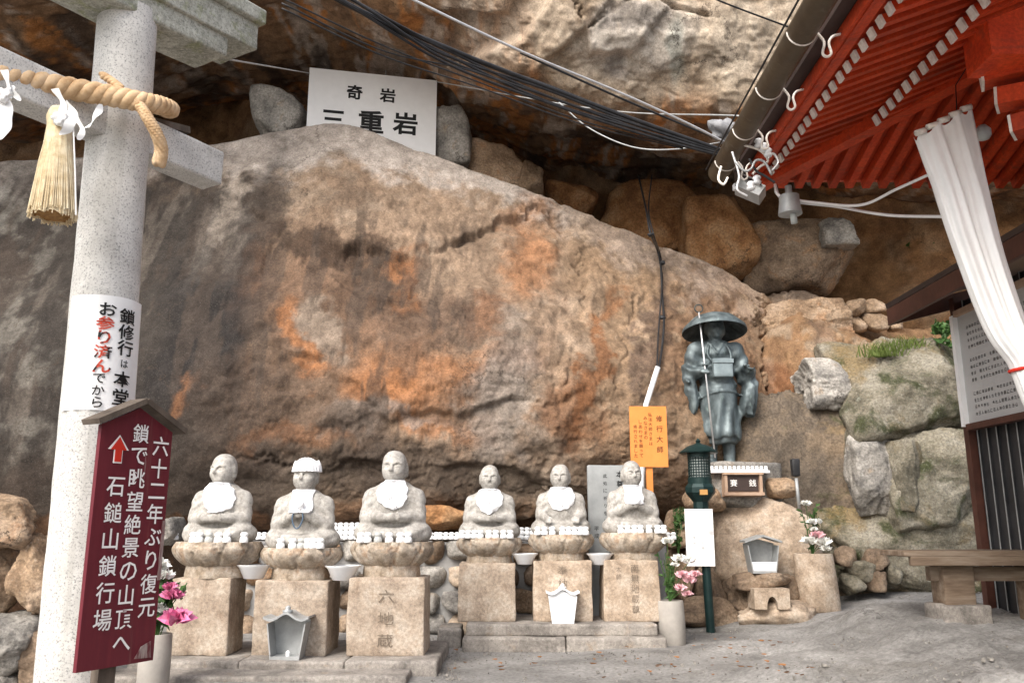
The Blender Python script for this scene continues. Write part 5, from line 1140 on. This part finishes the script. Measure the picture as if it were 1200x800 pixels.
# ------------------------------------------------------------------ hall with red eaves
hl = thing('temple_hall', (5.6, 4.6, 0), 'vermilion temple hall eaves with white tipped rafters and a round gutter', 'temple hall')
EX, EH, YE = 2.25, 4.25, 6.95
y = 3.3
while y <= YE - .1:
    for (x0_, x1_, z0_, sl2, w_, h_) in ((EX, 3.25, EH, .38, .056, .062), (2.9, 4.9, 4.395, .42, .058, .075)):
        if x0_ == 2.9 and y > YE - .68: continue
        r_ = O('rafter', MB().beam((x0_, y, z0_), (x1_ if x0_ == EX else min(x1_, x0_ + (YE - y) * 1.0 + .3), y, z0_ + sl2 * ((x1_ if x0_ == EX else min(x1_, x0_ + (YE - y) + .3)) - x0_)), w_, h_), 'red_lacquer', hl)
        dn = np.array([1, 0, sl2]) / math.hypot(1, sl2)
        O('rafter_tip', MB().beam(np.array([x0_, y, z0_]) - dn * .006, np.array([x0_, y, z0_]) + dn * .012, w_ + .004, h_ + .004), 'tip_white', r_)
    y += .13
for (x0_, x1_, z0_, sl2) in ((EX - .12, 3.3, EH + .058 - .12 * .38, .38), (2.95, 5.2, 4.395 + .075, .42)):
    d_ = math.hypot(1, sl2)
    m = MB(); m.add([(x0_, 1.5, z0_), (x1_, 1.5, z0_ + sl2 * (x1_ - x0_)), (x1_, YE + .1 - (x1_ - 2.3) * .0, z0_ + sl2 * (x1_ - x0_)), (x0_, YE + .1, z0_)] + [(x0_, 1.5, z0_ + .03), (x1_, 1.5, z0_ + .03 + sl2 * (x1_ - x0_)), (x1_, YE + .1, z0_ + .03 + sl2 * (x1_ - x0_)), (x0_, YE + .1, z0_ + .03)],
          [(0, 3, 2, 1), (4, 5, 6, 7), (0, 1, 5, 4), (1, 2, 6, 5), (2, 3, 7, 6), (3, 0, 4, 7)]); O('soffit', m, 'red_lacquer', hl)
O('eave_purlin', MB().box((2.99, 4.25, 4.50), (.09, YE - 1.5 - 1.1, .05)), 'red_lacquer', hl)
O('fascia', MB().box((2.16, (1.5 + YE) / 2 + .05, EH + .075), (.10, YE - 1.4, .10)), 'red_lacquer', hl)
O('tile_edge', MB().box((2.08, (1.5 + YE) / 2 + .1, EH + .18), (.12, YE - 1.3, .09)), 'dark_panel', hl)
m = MB(); m.add([(2.0, 1.5, EH + .24), (6.5, 1.5, EH + 2.4), (6.5, YE + .3, EH + 2.4), (2.0, YE + .3, EH + .24), (2.0, 1.5, EH + .34), (6.5, 1.5, EH + 2.5), (6.5, YE + .3, EH + 2.5), (2.0, YE + .3, EH + .34)], [(0, 3, 2, 1), (4, 5, 6, 7), (0, 1, 5, 4), (1, 2, 6, 5), (2, 3, 7, 6), (3, 0, 4, 7)]); O('roof', m, 'dark_panel', hl)  # unseen roof deck, added to shut out sky light
O('hip_rafter', MB().beam((2.2, YE + .05, EH + .0), (4.6, YE - 2.35, EH + .70), .13, .20), 'red_lacquer', hl)
x = 2.42
while x < 5.9:
    L = min(x - 2.25, 1.6) + .12; r_ = O('rafter', MB().beam((x, YE + .12, EH - .02), (x, YE + .12 - L, EH - .02 + .30 * L), .065, .08), 'red_lacquer', hl); x += .15
O('rear_fascia', MB().box((4.1, YE + .14, EH + .075), (3.8, .05, .10)), 'red_lacquer', hl)
O('rear_soffit', MB().add([(2.3, YE + .12, EH + .03), (6, YE + .12, EH + .03), (6, YE - 1.6, EH + .55), (3.95, YE - 1.6, EH + .55)], [(0, 1, 2, 3)]), 'red_lacquer', hl)
O('wall', MB().box((5.75, 3.6, 2.6), (.2, 4.0, 5.2)), 'red_lacquer', hl)
# bracket arms with pale ends
for (pa_, pb_) in (((1150, 92), (1235, 70)), ((1168, 118), (1240, 104)), ((1186, 150), (1250, 132))):
    q0, q1 = P(*pa_, 5.2), P(*pb_, 5.0); br = O('bracket_arm', MB().beam(q0, q1, .16, .12), 'red_lacquer', hl); d_ = (q1 - q0) / np.linalg.norm(q1 - q0)
    O('bracket_tip', MB().beam(q0 - d_ * .008, q0 + d_ * .01, .164, .124), 'tip_white', br)
O('bracket_block', MB().box(P(1215, 50, 5.0), (.8, .3, .35)), 'red_lacquer', hl)
# gutter
gt = thing('gutter', (1.86, 5, 4.2), 'fat brown round gutter hung along the edge of the red eaves', 'gutter')
m = MB(); m.tube([(1.86, 1.5, 4.34), (1.86, 4, 4.34), (1.86, YE + .12, 4.34)], .092, 28); O('pipe', m, 'gutter_copper', gt, smooth=True, sharp=50)
for k, yy in enumerate((4.15, 4.85, 5.55, 6.2, 6.8)):
    m = MB(); ring = [(1.86 + .095 * math.cos(t), yy, 4.34 + .095 * math.sin(t)) for t in np.linspace(math.pi, 2 * math.pi, 12)]; m.tube(ring, .006, 5)
    hk = [(1.955, yy, 4.34), (2.0, yy, 4.27), (1.985, yy, 4.19), (2.01, yy, 4.165), (2.04, yy, 4.19), (2.03, yy, 4.26), (2.06, yy, 4.31), (2.13, yy, 4.33)]; m.tube(catmull(np.array(hk), 30), .009, 6); O('hanger', m, 'tip_white', gt, smooth=True)
m = MB(); m.tube([(1.745, 1.5, 4.37), (1.745, YE + .1, 4.37)], .008, 6); O('edge_wire', m, 'black_rubber', gt)
tp, tq = P(830, 165, YE + .2), P(872, 142, YE + .2)
g = rock_geo((tp + tq) / 2, (.34, .22, .26), 301, 12, 20, 8, .12); O('plastic_sheet', g, 'tarp', None, 'crumpled grey plastic sheet stuffed behind the end of the gutter', 'sheet', smooth=True)

# wires
def wire(name, pts, r, mat, label, parent=None, n=50, sub=None):
    m = MB(); m.tube(catmull(np.array(pts), n), r, 6); return O(name, m, mat, parent, None if parent else label, None if parent else 'cable', smooth=True)
cb = thing('cable_bundle', P(860, 184, 6.9), 'bundle of twisted black cables running from the cave mouth to the eaves', 'cable')
for k in range(7):
    o1 = np.array([0, 0, .0]); dy = (k % 4) * 4.0 - 5; sg = 4 * math.sin(k * 2.2)
    wire('cable_strand', [P(150, -148 + dy, 4.6), P(385 + 4 * k, -4 + dy * .5, 5.2), P(520, 62 + dy * 1.4 + sg, 5.75), P(640, 110 + dy * 1.6 - sg, 6.2), P(760, 152 + dy * 1.1, 6.6), P(868, 186 + dy * .4, 6.95)], .011 if k else .02, 'black_rubber', '', cb)
for k, (a, b) in enumerate(((12, 16), (18, 9), (24, 20))):
    wire('loose_strand', [P(330, -14 + a, 5.1), P(450, 42 + a, 5.5), P(560, 72 + b * 1.5, 5.9), P(680, 125 + b, 6.35), P(800, 166 + b * .4, 6.8)], .006, 'black_rubber', '', cb)
wire('white_cable', [P(300, -90, 4.9), P(480, -2, 5.4), P(610, 60, 5.9), P(720, 106, 6.4), P(800, 142, 6.75), P(850, 167, 6.95)], .010, 'silver', 'single pale cable above the black cable bundle')
wire('black_cable', [P(610, 62, 6.0), P(720, 112, 6.5), P(800, 146, 6.9), P(880, 178, 7.0)], .010, 'black_rubber', 'thin black cable hugging the pale cable')
wire('thin_wire', [P(800, -20, 4.9), P(845, 2, 5.0), P(946, 40, 5.3)], .006, 'black_rubber', 'thin black wire crossing to the porcelain insulator on the gutter')
wire('sagging_wire', [P(655, 120, 7.2), P(690, 150, 7.2), P(740, 172, 7.1), P(790, 175, 7.0), P(850, 166, 6.95)], .006, 'grey_metal', 'grey wire sagging below the cable bundle')
wire('tight_wire', [P(512, 96, 12.3), P(700, 128, 9.5), P(868, 136, 7.3)], .008, 'grey_metal', 'faint straight wire from the white sign to the gutter')
wire('tight_wire', [P(268, 70, 5.2), P(363, 86, 12.2)], .007, 'grey_metal', 'faint straight wire from the torii lintel to the white sign')
wire('white_lead', [P(908, 216, 6.9), P(915, 230, 6.85), P(960, 238, 6.8), P(1010, 240, 6.6), P(1050, 222, 6.3), P(1090, 204, 6.0)], .013, 'white_paint', 'white cable curving up from the eave corner to the curtain')
wire('white_lead', [P(908, 218, 6.92), P(920, 234, 6.9), P(980, 242, 6.8), P(1040, 252, 6.6), P(1112, 254, 6.2)], .013, 'white_paint', 'white cable sagging straight across under the eave corner')
# fittings at the eave corner
ins = [(950, 38, 5.3), (956, 44, 5.3), (889, 168, 6.3), (895, 173, 6.3), (900, 179, 6.3), (880, 218, 6.35), (887, 211, 6.35)]
for k, (a, b, Y) in enumerate(ins):
    c = P(a, b, Y); m = MB(); m.lathe([(.026, -.035), (.036, -.018), (.022, 0), (.036, .018), (.024, .035)], 12, c)
    O('insulator', m, 'white_ceramic', None, 'small white porcelain insulator ' + ('on the gutter where the thin wire ends' if k < 2 else 'among the wires at the eave corner'), 'insulator', 'porcelain insulators on the gutter' if k < 2 else 'porcelain insulators at the eave corner', smooth=True)
for k, pts in enumerate(([(858, 178), (866, 205), (864, 222), (876, 230)], [(872, 170), (890, 176), (900, 188), (890, 196), (882, 204)], [(900, 186), (906, 180), (912, 190), (905, 200)], [(845, 195), (842, 210), (848, 216), (853, 208)], [(878, 186), (886, 200), (896, 206), (908, 214)], [(862, 190), (872, 200), (880, 198), (886, 188), (896, 190), (904, 204)])):
    wire('looped_wire', [P(a, b, 6.35 - .03 * k) for a, b in pts], .010, ('silver', 'tip_white', 'silver', 'tip_white', 'black_rubber', 'grey_metal')[k],
         ('silver conduit dropping to the flood lamp', 'cream wire looping above the insulators', 'silver wire loop by the first white rafter tip', 'cream hook hanging under the gutter end', 'black wire looping to the eave corner', 'grey wire tangled above the flood lamp')[k], n=30)
fl = thing('flood_lamp', P(880, 222, 6.9), 'grey box flood lamp tilted below the gutter end', 'lamp')
c = P(879, 223, 6.9); Rr = np.array(Matrix.Rotation(math.radians(35), 3, 'Y') @ Matrix.Rotation(math.radians(-20), 3, 'Z'))
O('housing', MB().box(c, (.24, .16, .11), Rr), 'grey_metal', fl); O('visor', MB().box(c + np.array([-.02, -.02, .07]), (.26, .18, .015), Rr), 'dark_panel', fl); O('knuckle', MB().box(c + np.array([-.12, 0, .03]), (.05, .05, .05)), 'white_ceramic', fl)
ld = thing('shaded_lamp', P(925, 250, 6.85), 'grey metal lamp shade with a long bulb hanging under the eaves', 'lamp'); c = P(925, 236, 6.85)
m = MB(); m.lathe([(.095, -.12), (.10, -.118), (.085, .0), (.085, .05), (.03, .06), (.03, .14)], 24, c); O('shade', m, 'grey_metal', ld, smooth=True, sharp=40)
O('bulb', MB().tube([c + np.array([.02, 0, -.08]), c + np.array([.03, 0, -.2])], .028, 12), 'frosted', ld, smooth=True)
gl = P(1152, 156, 6.0); m = MB(); m.lathe([(.01, -.06), (.04, -.05), (.058, -.02), (.058, .02), (.03, .06)], 16, gl); O('globe_lamp', m, 'frosted', None, 'small round white lamp under the dark red eaves by the curtain', 'lamp', smooth=True)

# ------------------------------------------------------------------ gathered vinyl curtain
cu = thing('vinyl_curtain', P(1160, 400, 5.1), 'bunched white vinyl curtain hanging from the eaves, tied with a red cord', 'curtain')
cpts = catmull(np.array([P(1106, 146, 5.5), P(1122, 205, 5.45), P(1146, 290, 5.35), P(1178, 380, 5.25), P(1204, 428, 5.2), P(1240, 500, 5.15), P(1275, 600, 5.1), P(1300, 700, 5.05)]), 70)
V = []; seg = 96
for i, p in enumerate(cpts):
    t = i / 69; wx = _i(t, [0, .1, .3, .5, .57, .65, 1], [.215, .20, .155, .125, .10, .13, .16]); wy = _i(t, [0, .2, .57, 1], [.05, .07, .06, .08])
    for k in range(seg):
        th = 2 * math.pi * k / seg; nzv = float(vnoise(np.array([math.cos(th) * 2.2, math.sin(th) * 2.2, t * 1.6])) + .6 * vnoise(np.array([math.cos(th) * 6, math.sin(th) * 6, t * 2.4 + 9]))); pl_ = 1 + (.14 * math.sin(th * 11 + 1.8 * math.sin(t * 3) + 2 * nzv) + .34 * nzv) * (1 if math.cos(th) < .35 else .25)
        V.append(p + np.array([wx * math.cos(th) * (.9 + .1 * pl_), wy * math.sin(th) * pl_ * 1.3, (.11 * math.cos(th) + .02 * math.sin(th * 9)) * (1 - min(1, t * 6)) * 1.0]))
fc = [(i * seg + k, (i + 1) * seg + k, (i + 1) * seg + (k + 1) % seg, i * seg + (k + 1) % seg) for i in range(69) for k in range(seg)]
O('sheet', (np.array(V), fc), 'vinyl', cu, smooth=True)
for k in range(5):
    c = cpts[0] + np.array([-.2 + .085 * k, -.055, -.085 + .045 * k]); m = MB(); m.tube([c + np.array([-.035, 0, -.01]), c + np.array([.035, 0, .012])], .022, 10); O('roller_hook', m, 'tip_white', cu, smooth=True)
m = MB(); m.tube([cpts[40] + np.array([.11 * math.cos(t), .10 * math.sin(t), .015 * math.cos(t)]) for t in np.linspace(0, 2 * math.pi, 24)], .012, 6); O('tie_cord', m, 'red_ink', cu, smooth=True)
m = MB(); m.tube([cpts[0] + np.array([.1, 0, .05]), P(1120, 100, 5.6), P(1170, 20, 5.7)], .004, 5); O('hanging_cord', m, 'black_rubber', cu)

# ------------------------------------------------------------------ corrugated shed with its board
WX = P(1148, 560, 8.4)[0]; sh = thing('corrugated_shed', (WX + .8, 7.2, .4), 'dark shed wall of black corrugated sheet under a brown eave', 'shed')
O('wall', MB().box((WX + .07, 6.2, 1.95), (.1, 4.4, 3.1)), 'corrugated', sh)
for k in range(24):
    yy = 8.35 - .165 * k; O('rib', MB().box((WX + .012, yy, 1.95), (.024, .03, 3.1)), 'grey_metal' if 0 else 'corrugated', sh); O('rib_edge', MB().box((WX - .003, yy - .012, 1.95), (.006, .010, 3.1)), 'grey_metal', sh)
O('corner_post', MB().box((WX - .01, 8.44, 1.95), (.1, .09, 3.2)), 'brown_paint', sh)
e0 = P(1042, 372, 8.6); EZ = e0[2]; EXs = e0[0]
O('fascia', MB().box((EXs, 6.1, EZ), (.04, 5.0, .17)), 'brown_paint', sh)
O('end_fascia', MB().beam((EXs + .02, 8.58, EZ), (EXs + 2.2, 8.58, EZ + .55), .04, .16), 'brown_paint', sh)
O('shed_roof', MB().beam((EXs + 1.1, 3.6, EZ + .40), (EXs + 1.1, 8.62, EZ + .40), 2.3, .05, up=(-.25, 0, 1)), 'dark_panel', sh)
bd = thing('information_board', (WX - .1, 7.6, 2.2), 'long grey information board with rows of small writing on the shed wall', 'notice board')
yb0 = 8.25; b0, b1 = P(1120, 372, yb0), P(1141, 497, yb0); BX = WX - .10; zt2, zb2 = b0[2], b1[2]
O('panel', MB().box((BX, yb0 - 1.5, (zt2 + zb2) / 2), (.04, 3.0, zt2 - zb2)), 'board_face', bd)
O('end_frame', MB().box((BX - .02, yb0 + .03, (zt2 + zb2) / 2), (.10, .06, zt2 - zb2 + .04)), 'white_paint', bd)
for z in (zt2 + .03, zb2 - .03): O('rail', MB().box((BX - .015, yb0 - 1.5, z), (.09, 3.0, .06)), 'frame_wood' if z > 2.8 else 'brown_paint', bd)
m = MB(); rr = random.Random(3); kana = 'のにはをたれ山大師修行石寺本人日明治年神社奉納'
pl = lambda u, v: np.array([BX - .0225, yb0 - u, zt2 + v])
for (ro, nr) in ((-.14, 4), (-.47, 4), (-.80, 4)):
    for r2 in range(nr):
        for c2 in range(int(34 - (r2 == nr - 1) * 12)):
            if rr.random() < .06: continue
            V_, F_ = glyph(rr.choice(kana), .008); m.add([pl(.16 + c2 * .05 + a * .038, ro - r2 * .066 + b * .04) for a, b in V_], F_)
O('text_rows', m, 'black_paint', bd, kind='stuff')

# ------------------------------------------------------------------ bench
Yn_ = 7.35; t0 = P(1060, 645, Yn_); bt = thing('bench', GP(1120, 722), 'weathered wooden bench on a stone footing beside the shed', 'bench'); zt3 = t0[2]
xl, xr = t0[0], t0[0] + 1.25
O('seat_board', sblock_geo(((xl + xr) / 2, Yn_ + .13, zt3 - .05), (xr - xl, .25, .05), n=12, bev=.008, rough=.002), 'bench_wood', bt, smooth=True)
O('seat_board', sblock_geo(((xl + xr) / 2, Yn_ + .39, zt3 - .052), (xr - xl, .25, .05), n=12, bev=.008, rough=.002, seed=4), 'bench_wood', bt, smooth=True)
O('apron', sblock_geo(((xl + xr) / 2 + .03, Yn_ + .03, zt3 - .125), (xr - xl - .04, .045, .085), n=12, bev=.006, rough=.002), 'bench_wood', bt, smooth=True)
O('stretcher', MB().box(((xl + xr) / 2 + .15, Yn_ + .25, zt3 - .20), (xr - xl - .3, .09, .12)), 'bench_wood', bt)
pf, pt = P(1119, 708, Yn_ + .25), P(1117, 664, Yn_ + .25)
O('leg', sblock_geo((pf[0], Yn_ + .25, pf[2] - .02), (.27, .24, zt3 - .05 - pf[2]), n=8, bev=.012, rough=.004), 'bench_wood', bt, smooth=True)
gz = float(ground_z(pf[0], Yn_ + .25))
O('footing', sblock_geo((pf[0] + .02, Yn_ + .25, min(gz, pf[2]) - .10), (.42, .36, pf[2] - min(gz, pf[2]) + .11), n=8, bev=.02, rough=.01), 'step_stone', bt, smooth=True)
O('leg', sblock_geo((pf[0] + .75, Yn_ + .25, pf[2] - .2), (.27, .24, zt3 + .13 - pf[2]), n=8, bev=.012, rough=.004), 'bench_wood', bt, smooth=True)

# ------------------------------------------------------------------ vases, flowers, plants
def leafq(m, p, d, L, w_, rnd):
    d = np.array(d, float); d /= np.linalg.norm(d); s = np.cross(d, rnd.normal(size=3)); s /= np.linalg.norm(s); n = np.cross(d, s); b = len(m.V)
    pts = [p, p + d * L * .3 + s * w_ * .5 + n * .15 * w_, p + d * L * .7 + s * w_ * .38 + n * .1 * w_, p + d * L - n * .2 * L, p + d * L * .7 - s * w_ * .38 + n * .1 * w_, p + d * L * .3 - s * w_ * .5 + n * .15 * w_, p + d * L * .5 - n * .05 * w_]
    m.add(pts, [(0, 1, 6), (1, 2, 6), (2, 3, 6), (3, 4, 6), (4, 5, 6), (5, 0, 6)])
def blossom(p, r, rnd, npet=9):
    m = MB()
    for ring in (1.0, .65, .35):
        for k in range(npet):
            t = 2 * math.pi * k / npet + rnd.uniform(-.2, .2); el = .25 + (1 - ring) * 1.1; d = np.array([math.cos(t) * math.cos(el), math.sin(t) * math.cos(el) , math.sin(el)]); leafq(m, p, d, r * (.6 + .4 * ring), r * .62, rnd)
    return m
def bouquet(c, H, spread, flowers, label, seed, nl=70, leafL=.07):
    r = np.random.default_rng(seed); t = thing('bouquet', c, label, 'flowers'); m = MB(); lf = MB()
    for k in range(10):
        e = c + np.array([r.normal() * spread * .5, r.normal() * spread * .4, H * r.uniform(.6, 1.0)]); m.tube([c + np.array([0, 0, -.08]), (c + e) / 2 + np.array([0, 0, .03]), e], .005, 5)
        for q in range(nl // 10):
            s_ = r.uniform(.15, 1.0); b = c + (e - c) * s_; leafq(lf, b, r.normal(size=3) * np.array([1, 1, .7]) + np.array([0, 0, .25]), leafL * r.uniform(.6, 1.2), leafL * .4, r)
    O('stems', m, 'leaf', t); O('foliage', lf, 'leaf', t, kind='stuff')
    for (dx, dz, rr_, mt) in flowers:
        p = c + np.array([dx, -.06 - .04 * abs(dx), dz]); fm = MB(); fm.tube([c, (c + p) / 2 + np.array([0, 0, .04]), p], .004, 4); fl_ = O('flower', blossom(p, rr_ * 1.2, r), mt, t); O('flower_stem', fm, 'leaf', fl_)
def vase(px0, px1, pyt, pyb, label, mat, lean=0.0, Y=None):
    g = GP((px0 + px1) / 2, pyb); 
    if Y: g = P((px0 + px1) / 2, pyb, Y)
    s = scale_at(g[1], pyt); r = (px1 - px0) * s / 2; zt = P((px0 + px1) / 2, pyt, g[1])[2]; m = MB(); zb = g[2] - .02; h = zt - zb
    m.lathe([(r * .9, 0), (r * 1.0, .02), (r * 1.02, h * .5), (r * .98, h * .97), (r * .94, h), (r * .78, h), (r * .74, h * .9), (.01, h * .88)], 28, (g[0], g[1], zb))
    V = np.array(m.V); V += (fbm(V, 5, 3) * .012)[:, None] * np.array([1, 1, 0]); V[:, 0] += lean * (V[:, 2] - zb)
    O('flower_vase', (V, m.F), mat, None, label, 'vase', smooth=True, sharp=50); return np.array([g[0] + lean * h, g[1], zt])
W, K, R2 = 'petal_white', 'petal_pink', 'petal_rose'
c = vase(773, 804, 703, 755, 'grey round stone vase at the end of the stone steps', 'vase_grey', -.02)
bouquet(c, .52, .16, [(-.02, .60, .07, W), (.10, .42, .08, W), (.20, .40, .075, W), (.13, .25, .08, R2), (.20, .2, .08, R2), (.10, .12, .07, R2), (.26, .26, .07, R2), (.17, .06, .06, R2), (.05, .36, .05, W)], 'pink and white flowers in the vase at the end of the stone steps', 5)
c = vase(938, 984, 648, 714, 'tall pale stone post used as a vase beside the monk stone', 'granite_warm', -.06)
bouquet(c, .62, .16, [(-.06, .58, .07, W), (.0, .36, .07, W), (.07, .37, .06, W), (.05, .2, .09, R2), (.12, .12, .1, W), (-.06, .13, .1, W), (.02, .28, .05, W), (.14, .05, .07, W)], 'white flowers with one pink bloom in the pale stone post', 6)
vz = P(178, 745, 6.55)
c = vase(160, 196, 742, 815, 'sandy stone vase behind the foot of the maroon sign', 'vase_grey', 0, 6.9)
bouquet(c, .50, .2, [(-.02, .50, .10, W), (.04, .43, .08, W), (.12, .28, .09, K), (.17, .10, .13, K), (.03, .2, .05, W), (.0, .14, .05, W), (.06, .17, .05, W), (.10, .35, .06, K)], 'white and magenta flowers behind the maroon sign', 8, 150, .13)
def shrub(name, c, H, spread, label, seed, n=60, L=.08, mat='leaf'):
    r = np.random.default_rng(seed); t = thing(name, c, label, 'plant'); m = MB(); lf = MB()
    for k in range(6):
        e = c + np.array([r.normal() * spread, r.normal() * spread * .6, H * r.uniform(.5, 1)]); m.tube([c - np.array([0, 0, .03]), (c + e) / 2, e], .005, 4)
        for q in range(n // 6): leafq(lf, c + (e - c) * r.uniform(.2, 1), r.normal(size=3) + np.array([0, 0, .4]), L * r.uniform(.6, 1.2), L * .45, r)
    O('stems', m, mat, t); O('foliage', lf, mat, t, kind='stuff')
shrub('evergreen_sprig', P(795, 650, 10.62), .62, .08, 'small evergreen sprig growing between the orange sign and the lantern', 21, 70, .1)
shrub('fern', P(1108, 394, 11.3), .25, .16, 'dark leafy fern in the corner under the shed eave', 22, 80, .13)
shrub('fern', P(1120, 408, 11.2), .2, .14, 'leafy fern hanging between the mossy boulder and the information board', 23, 60, .12)
shrub('hanging_plant', P(1085, 305, 14.7), .3, .2, 'green plant clinging to the dark cliff under the red eaves', 24, 60, .12)
shrub('weed', GP(868, 712) + np.array([0, .0, .1]), .12, .1, 'little weed on the kerb stone below the monk stone', 25, 30, .05, 'grass_green')
def grass(c, n, H, spread, label, seed):
    r = np.random.default_rng(seed); m = MB()
    for k in range(n):
        b = c + np.array([r.normal() * spread, r.normal() * spread * .5, -.02]); e = b + np.array([r.normal() * H * .45, r.normal() * H * .3 - .03, H * r.uniform(.5, 1.1)]); md = (b + e) / 2 + np.array([0, 0, H * .15]); w_ = .006
        m.add([b - (w_, 0, 0), b + (w_, 0, 0), md + (w_ * .8, 0, 0), e, md - (w_ * .8, 0, 0)], [(0, 1, 2, 3, 4)])
    O('grass_tuft', m, 'grass_green', None, label, 'grass', kind='stuff')
grass(P(1036, 416, 11.35), 160, .22, .13, 'tuft of yellow green grass on top of the mossy boulder', 31); grass(P(1066, 408, 11.4), 110, .2, .13, 'second grass tuft on the mossy boulder, beside the ferns', 32)
grass(GP(586, 762), 40, .05, .05, 'tiny green weed at the foot of the stone steps', 34); grass(GP(618, 762), 30, .05, .05, 'second tiny weed at the foot of the stone steps near the joint', 35)
# fallen leaves
LF = None
for k in range(90):
    px_, py_ = random.uniform(520, 960), random.uniform(752, 798)
    if k % 6 == 0: px_, py_ = random.uniform(700, 900), random.uniform(745, 760)
    g = GP(px_, py_)
    if LF is None:
        m = MB(); leafq(m, np.zeros(3), (1, 0, .05), .07, .035, np.random.default_rng(1)); LF = fast_mesh('fallen_leaf', np.array(m.V) * np.array([1, 1, .4]), m.F); LF.materials.append(MATS['leaf_dry'])
    o = bpy.data.objects.new('fallen_leaf', LF); COL.objects.link(o); o.location = g + np.array([0, 0, .022]); o.rotation_euler.z = random.uniform(0, 6.3); o.scale = [random.uniform(.5, 1.1)] * 3; tag(o, 'small dry brown leaf fallen on the concrete', 'leaf', 'fallen leaves on the concrete')

# ------------------------------------------------------------------ chain and pipe on the boulder
def on_b(px, py, off=.04): return P(px, py, surfY(px, py) - off)
wire('hanging_cable', [P(748, 205, 13), P(757, 245, 12.4)] + [on_b(*q) for q in ((762, 272), (770, 292), (774, 310), (776, 345), (778, 375), (776, 405))] + [on_b(772, 432, .08)], .016, 'black_rubber', 'dark cable hanging down the boulder face to the white pipe', n=60)
wire('hanging_cable', [P(764, 205, 13), P(760, 245, 12.4)] + [on_b(*q) for q in ((766, 275), (774, 300), (776, 330), (773, 370), (771, 400))] + [on_b(770, 430, .08)], .011, 'black_rubber', 'thin dark cable twisted beside the hanging cable on the boulder', n=60)
for k, q in enumerate(((762, 275), (776, 308), (776, 372))):
    c = on_b(*q); g = rock_geo(c, (.09, .08, .06), 400 + k, 4); O('cable_clamp', g, 'black_rubber', None, 'small dark clamp holding the cables on the boulder', 'clamp', 'cable clamps on the boulder', smooth=True)
m = MB(); Ypp = min(surfY(772, 432), surfY(757, 474)) - .06; m.tube([P(771, 430, Ypp), P(757, 474, Ypp), P(752, 560, Ypp - .1), P(751, 640, Ypp - .1)], .035, 12); O('white_pipe', m, 'white_paint', None, 'white plastic pipe slanting down behind the orange sign', 'pipe', smooth=True, sharp=50)

# grit and pebbles on the paving
m = MB(); C4, Q4 = cube_sphere(1); rg = np.random.default_rng(77)
for k in range(1500):
    a = rg.random()
    if a < .5: p = GP(rg.uniform(480, 1190), rg.uniform(700 if a < .2 else 745, 799))
    else:
        e = rg.integers(0, 4); p = [lambda: GP(rg.uniform(530, 800), 763 + rg.exponential(5)), lambda: GP(rg.uniform(800, 1000), 738 + rg.exponential(5)), lambda: GP(rg.uniform(980, 1160), 690 + rg.exponential(8)), lambda: GP(rg.uniform(505, 540), rg.uniform(755, 798))][e]()
    sz = rg.uniform(.003, .010) * (1 + (rg.random() < .06) * 1.3)
    m.add(C4 / 1.5 * sz * rg.uniform(.6, 1.2, 3) + rg.normal(size=(len(C4), 3)) * sz * .15 + p + np.array([0, 0, sz * .3 + .003]), Q4)
O('gravel', m, 'rock_grey', None, 'scattered grit and small pebbles on the concrete paving', 'gravel', kind='stuff')
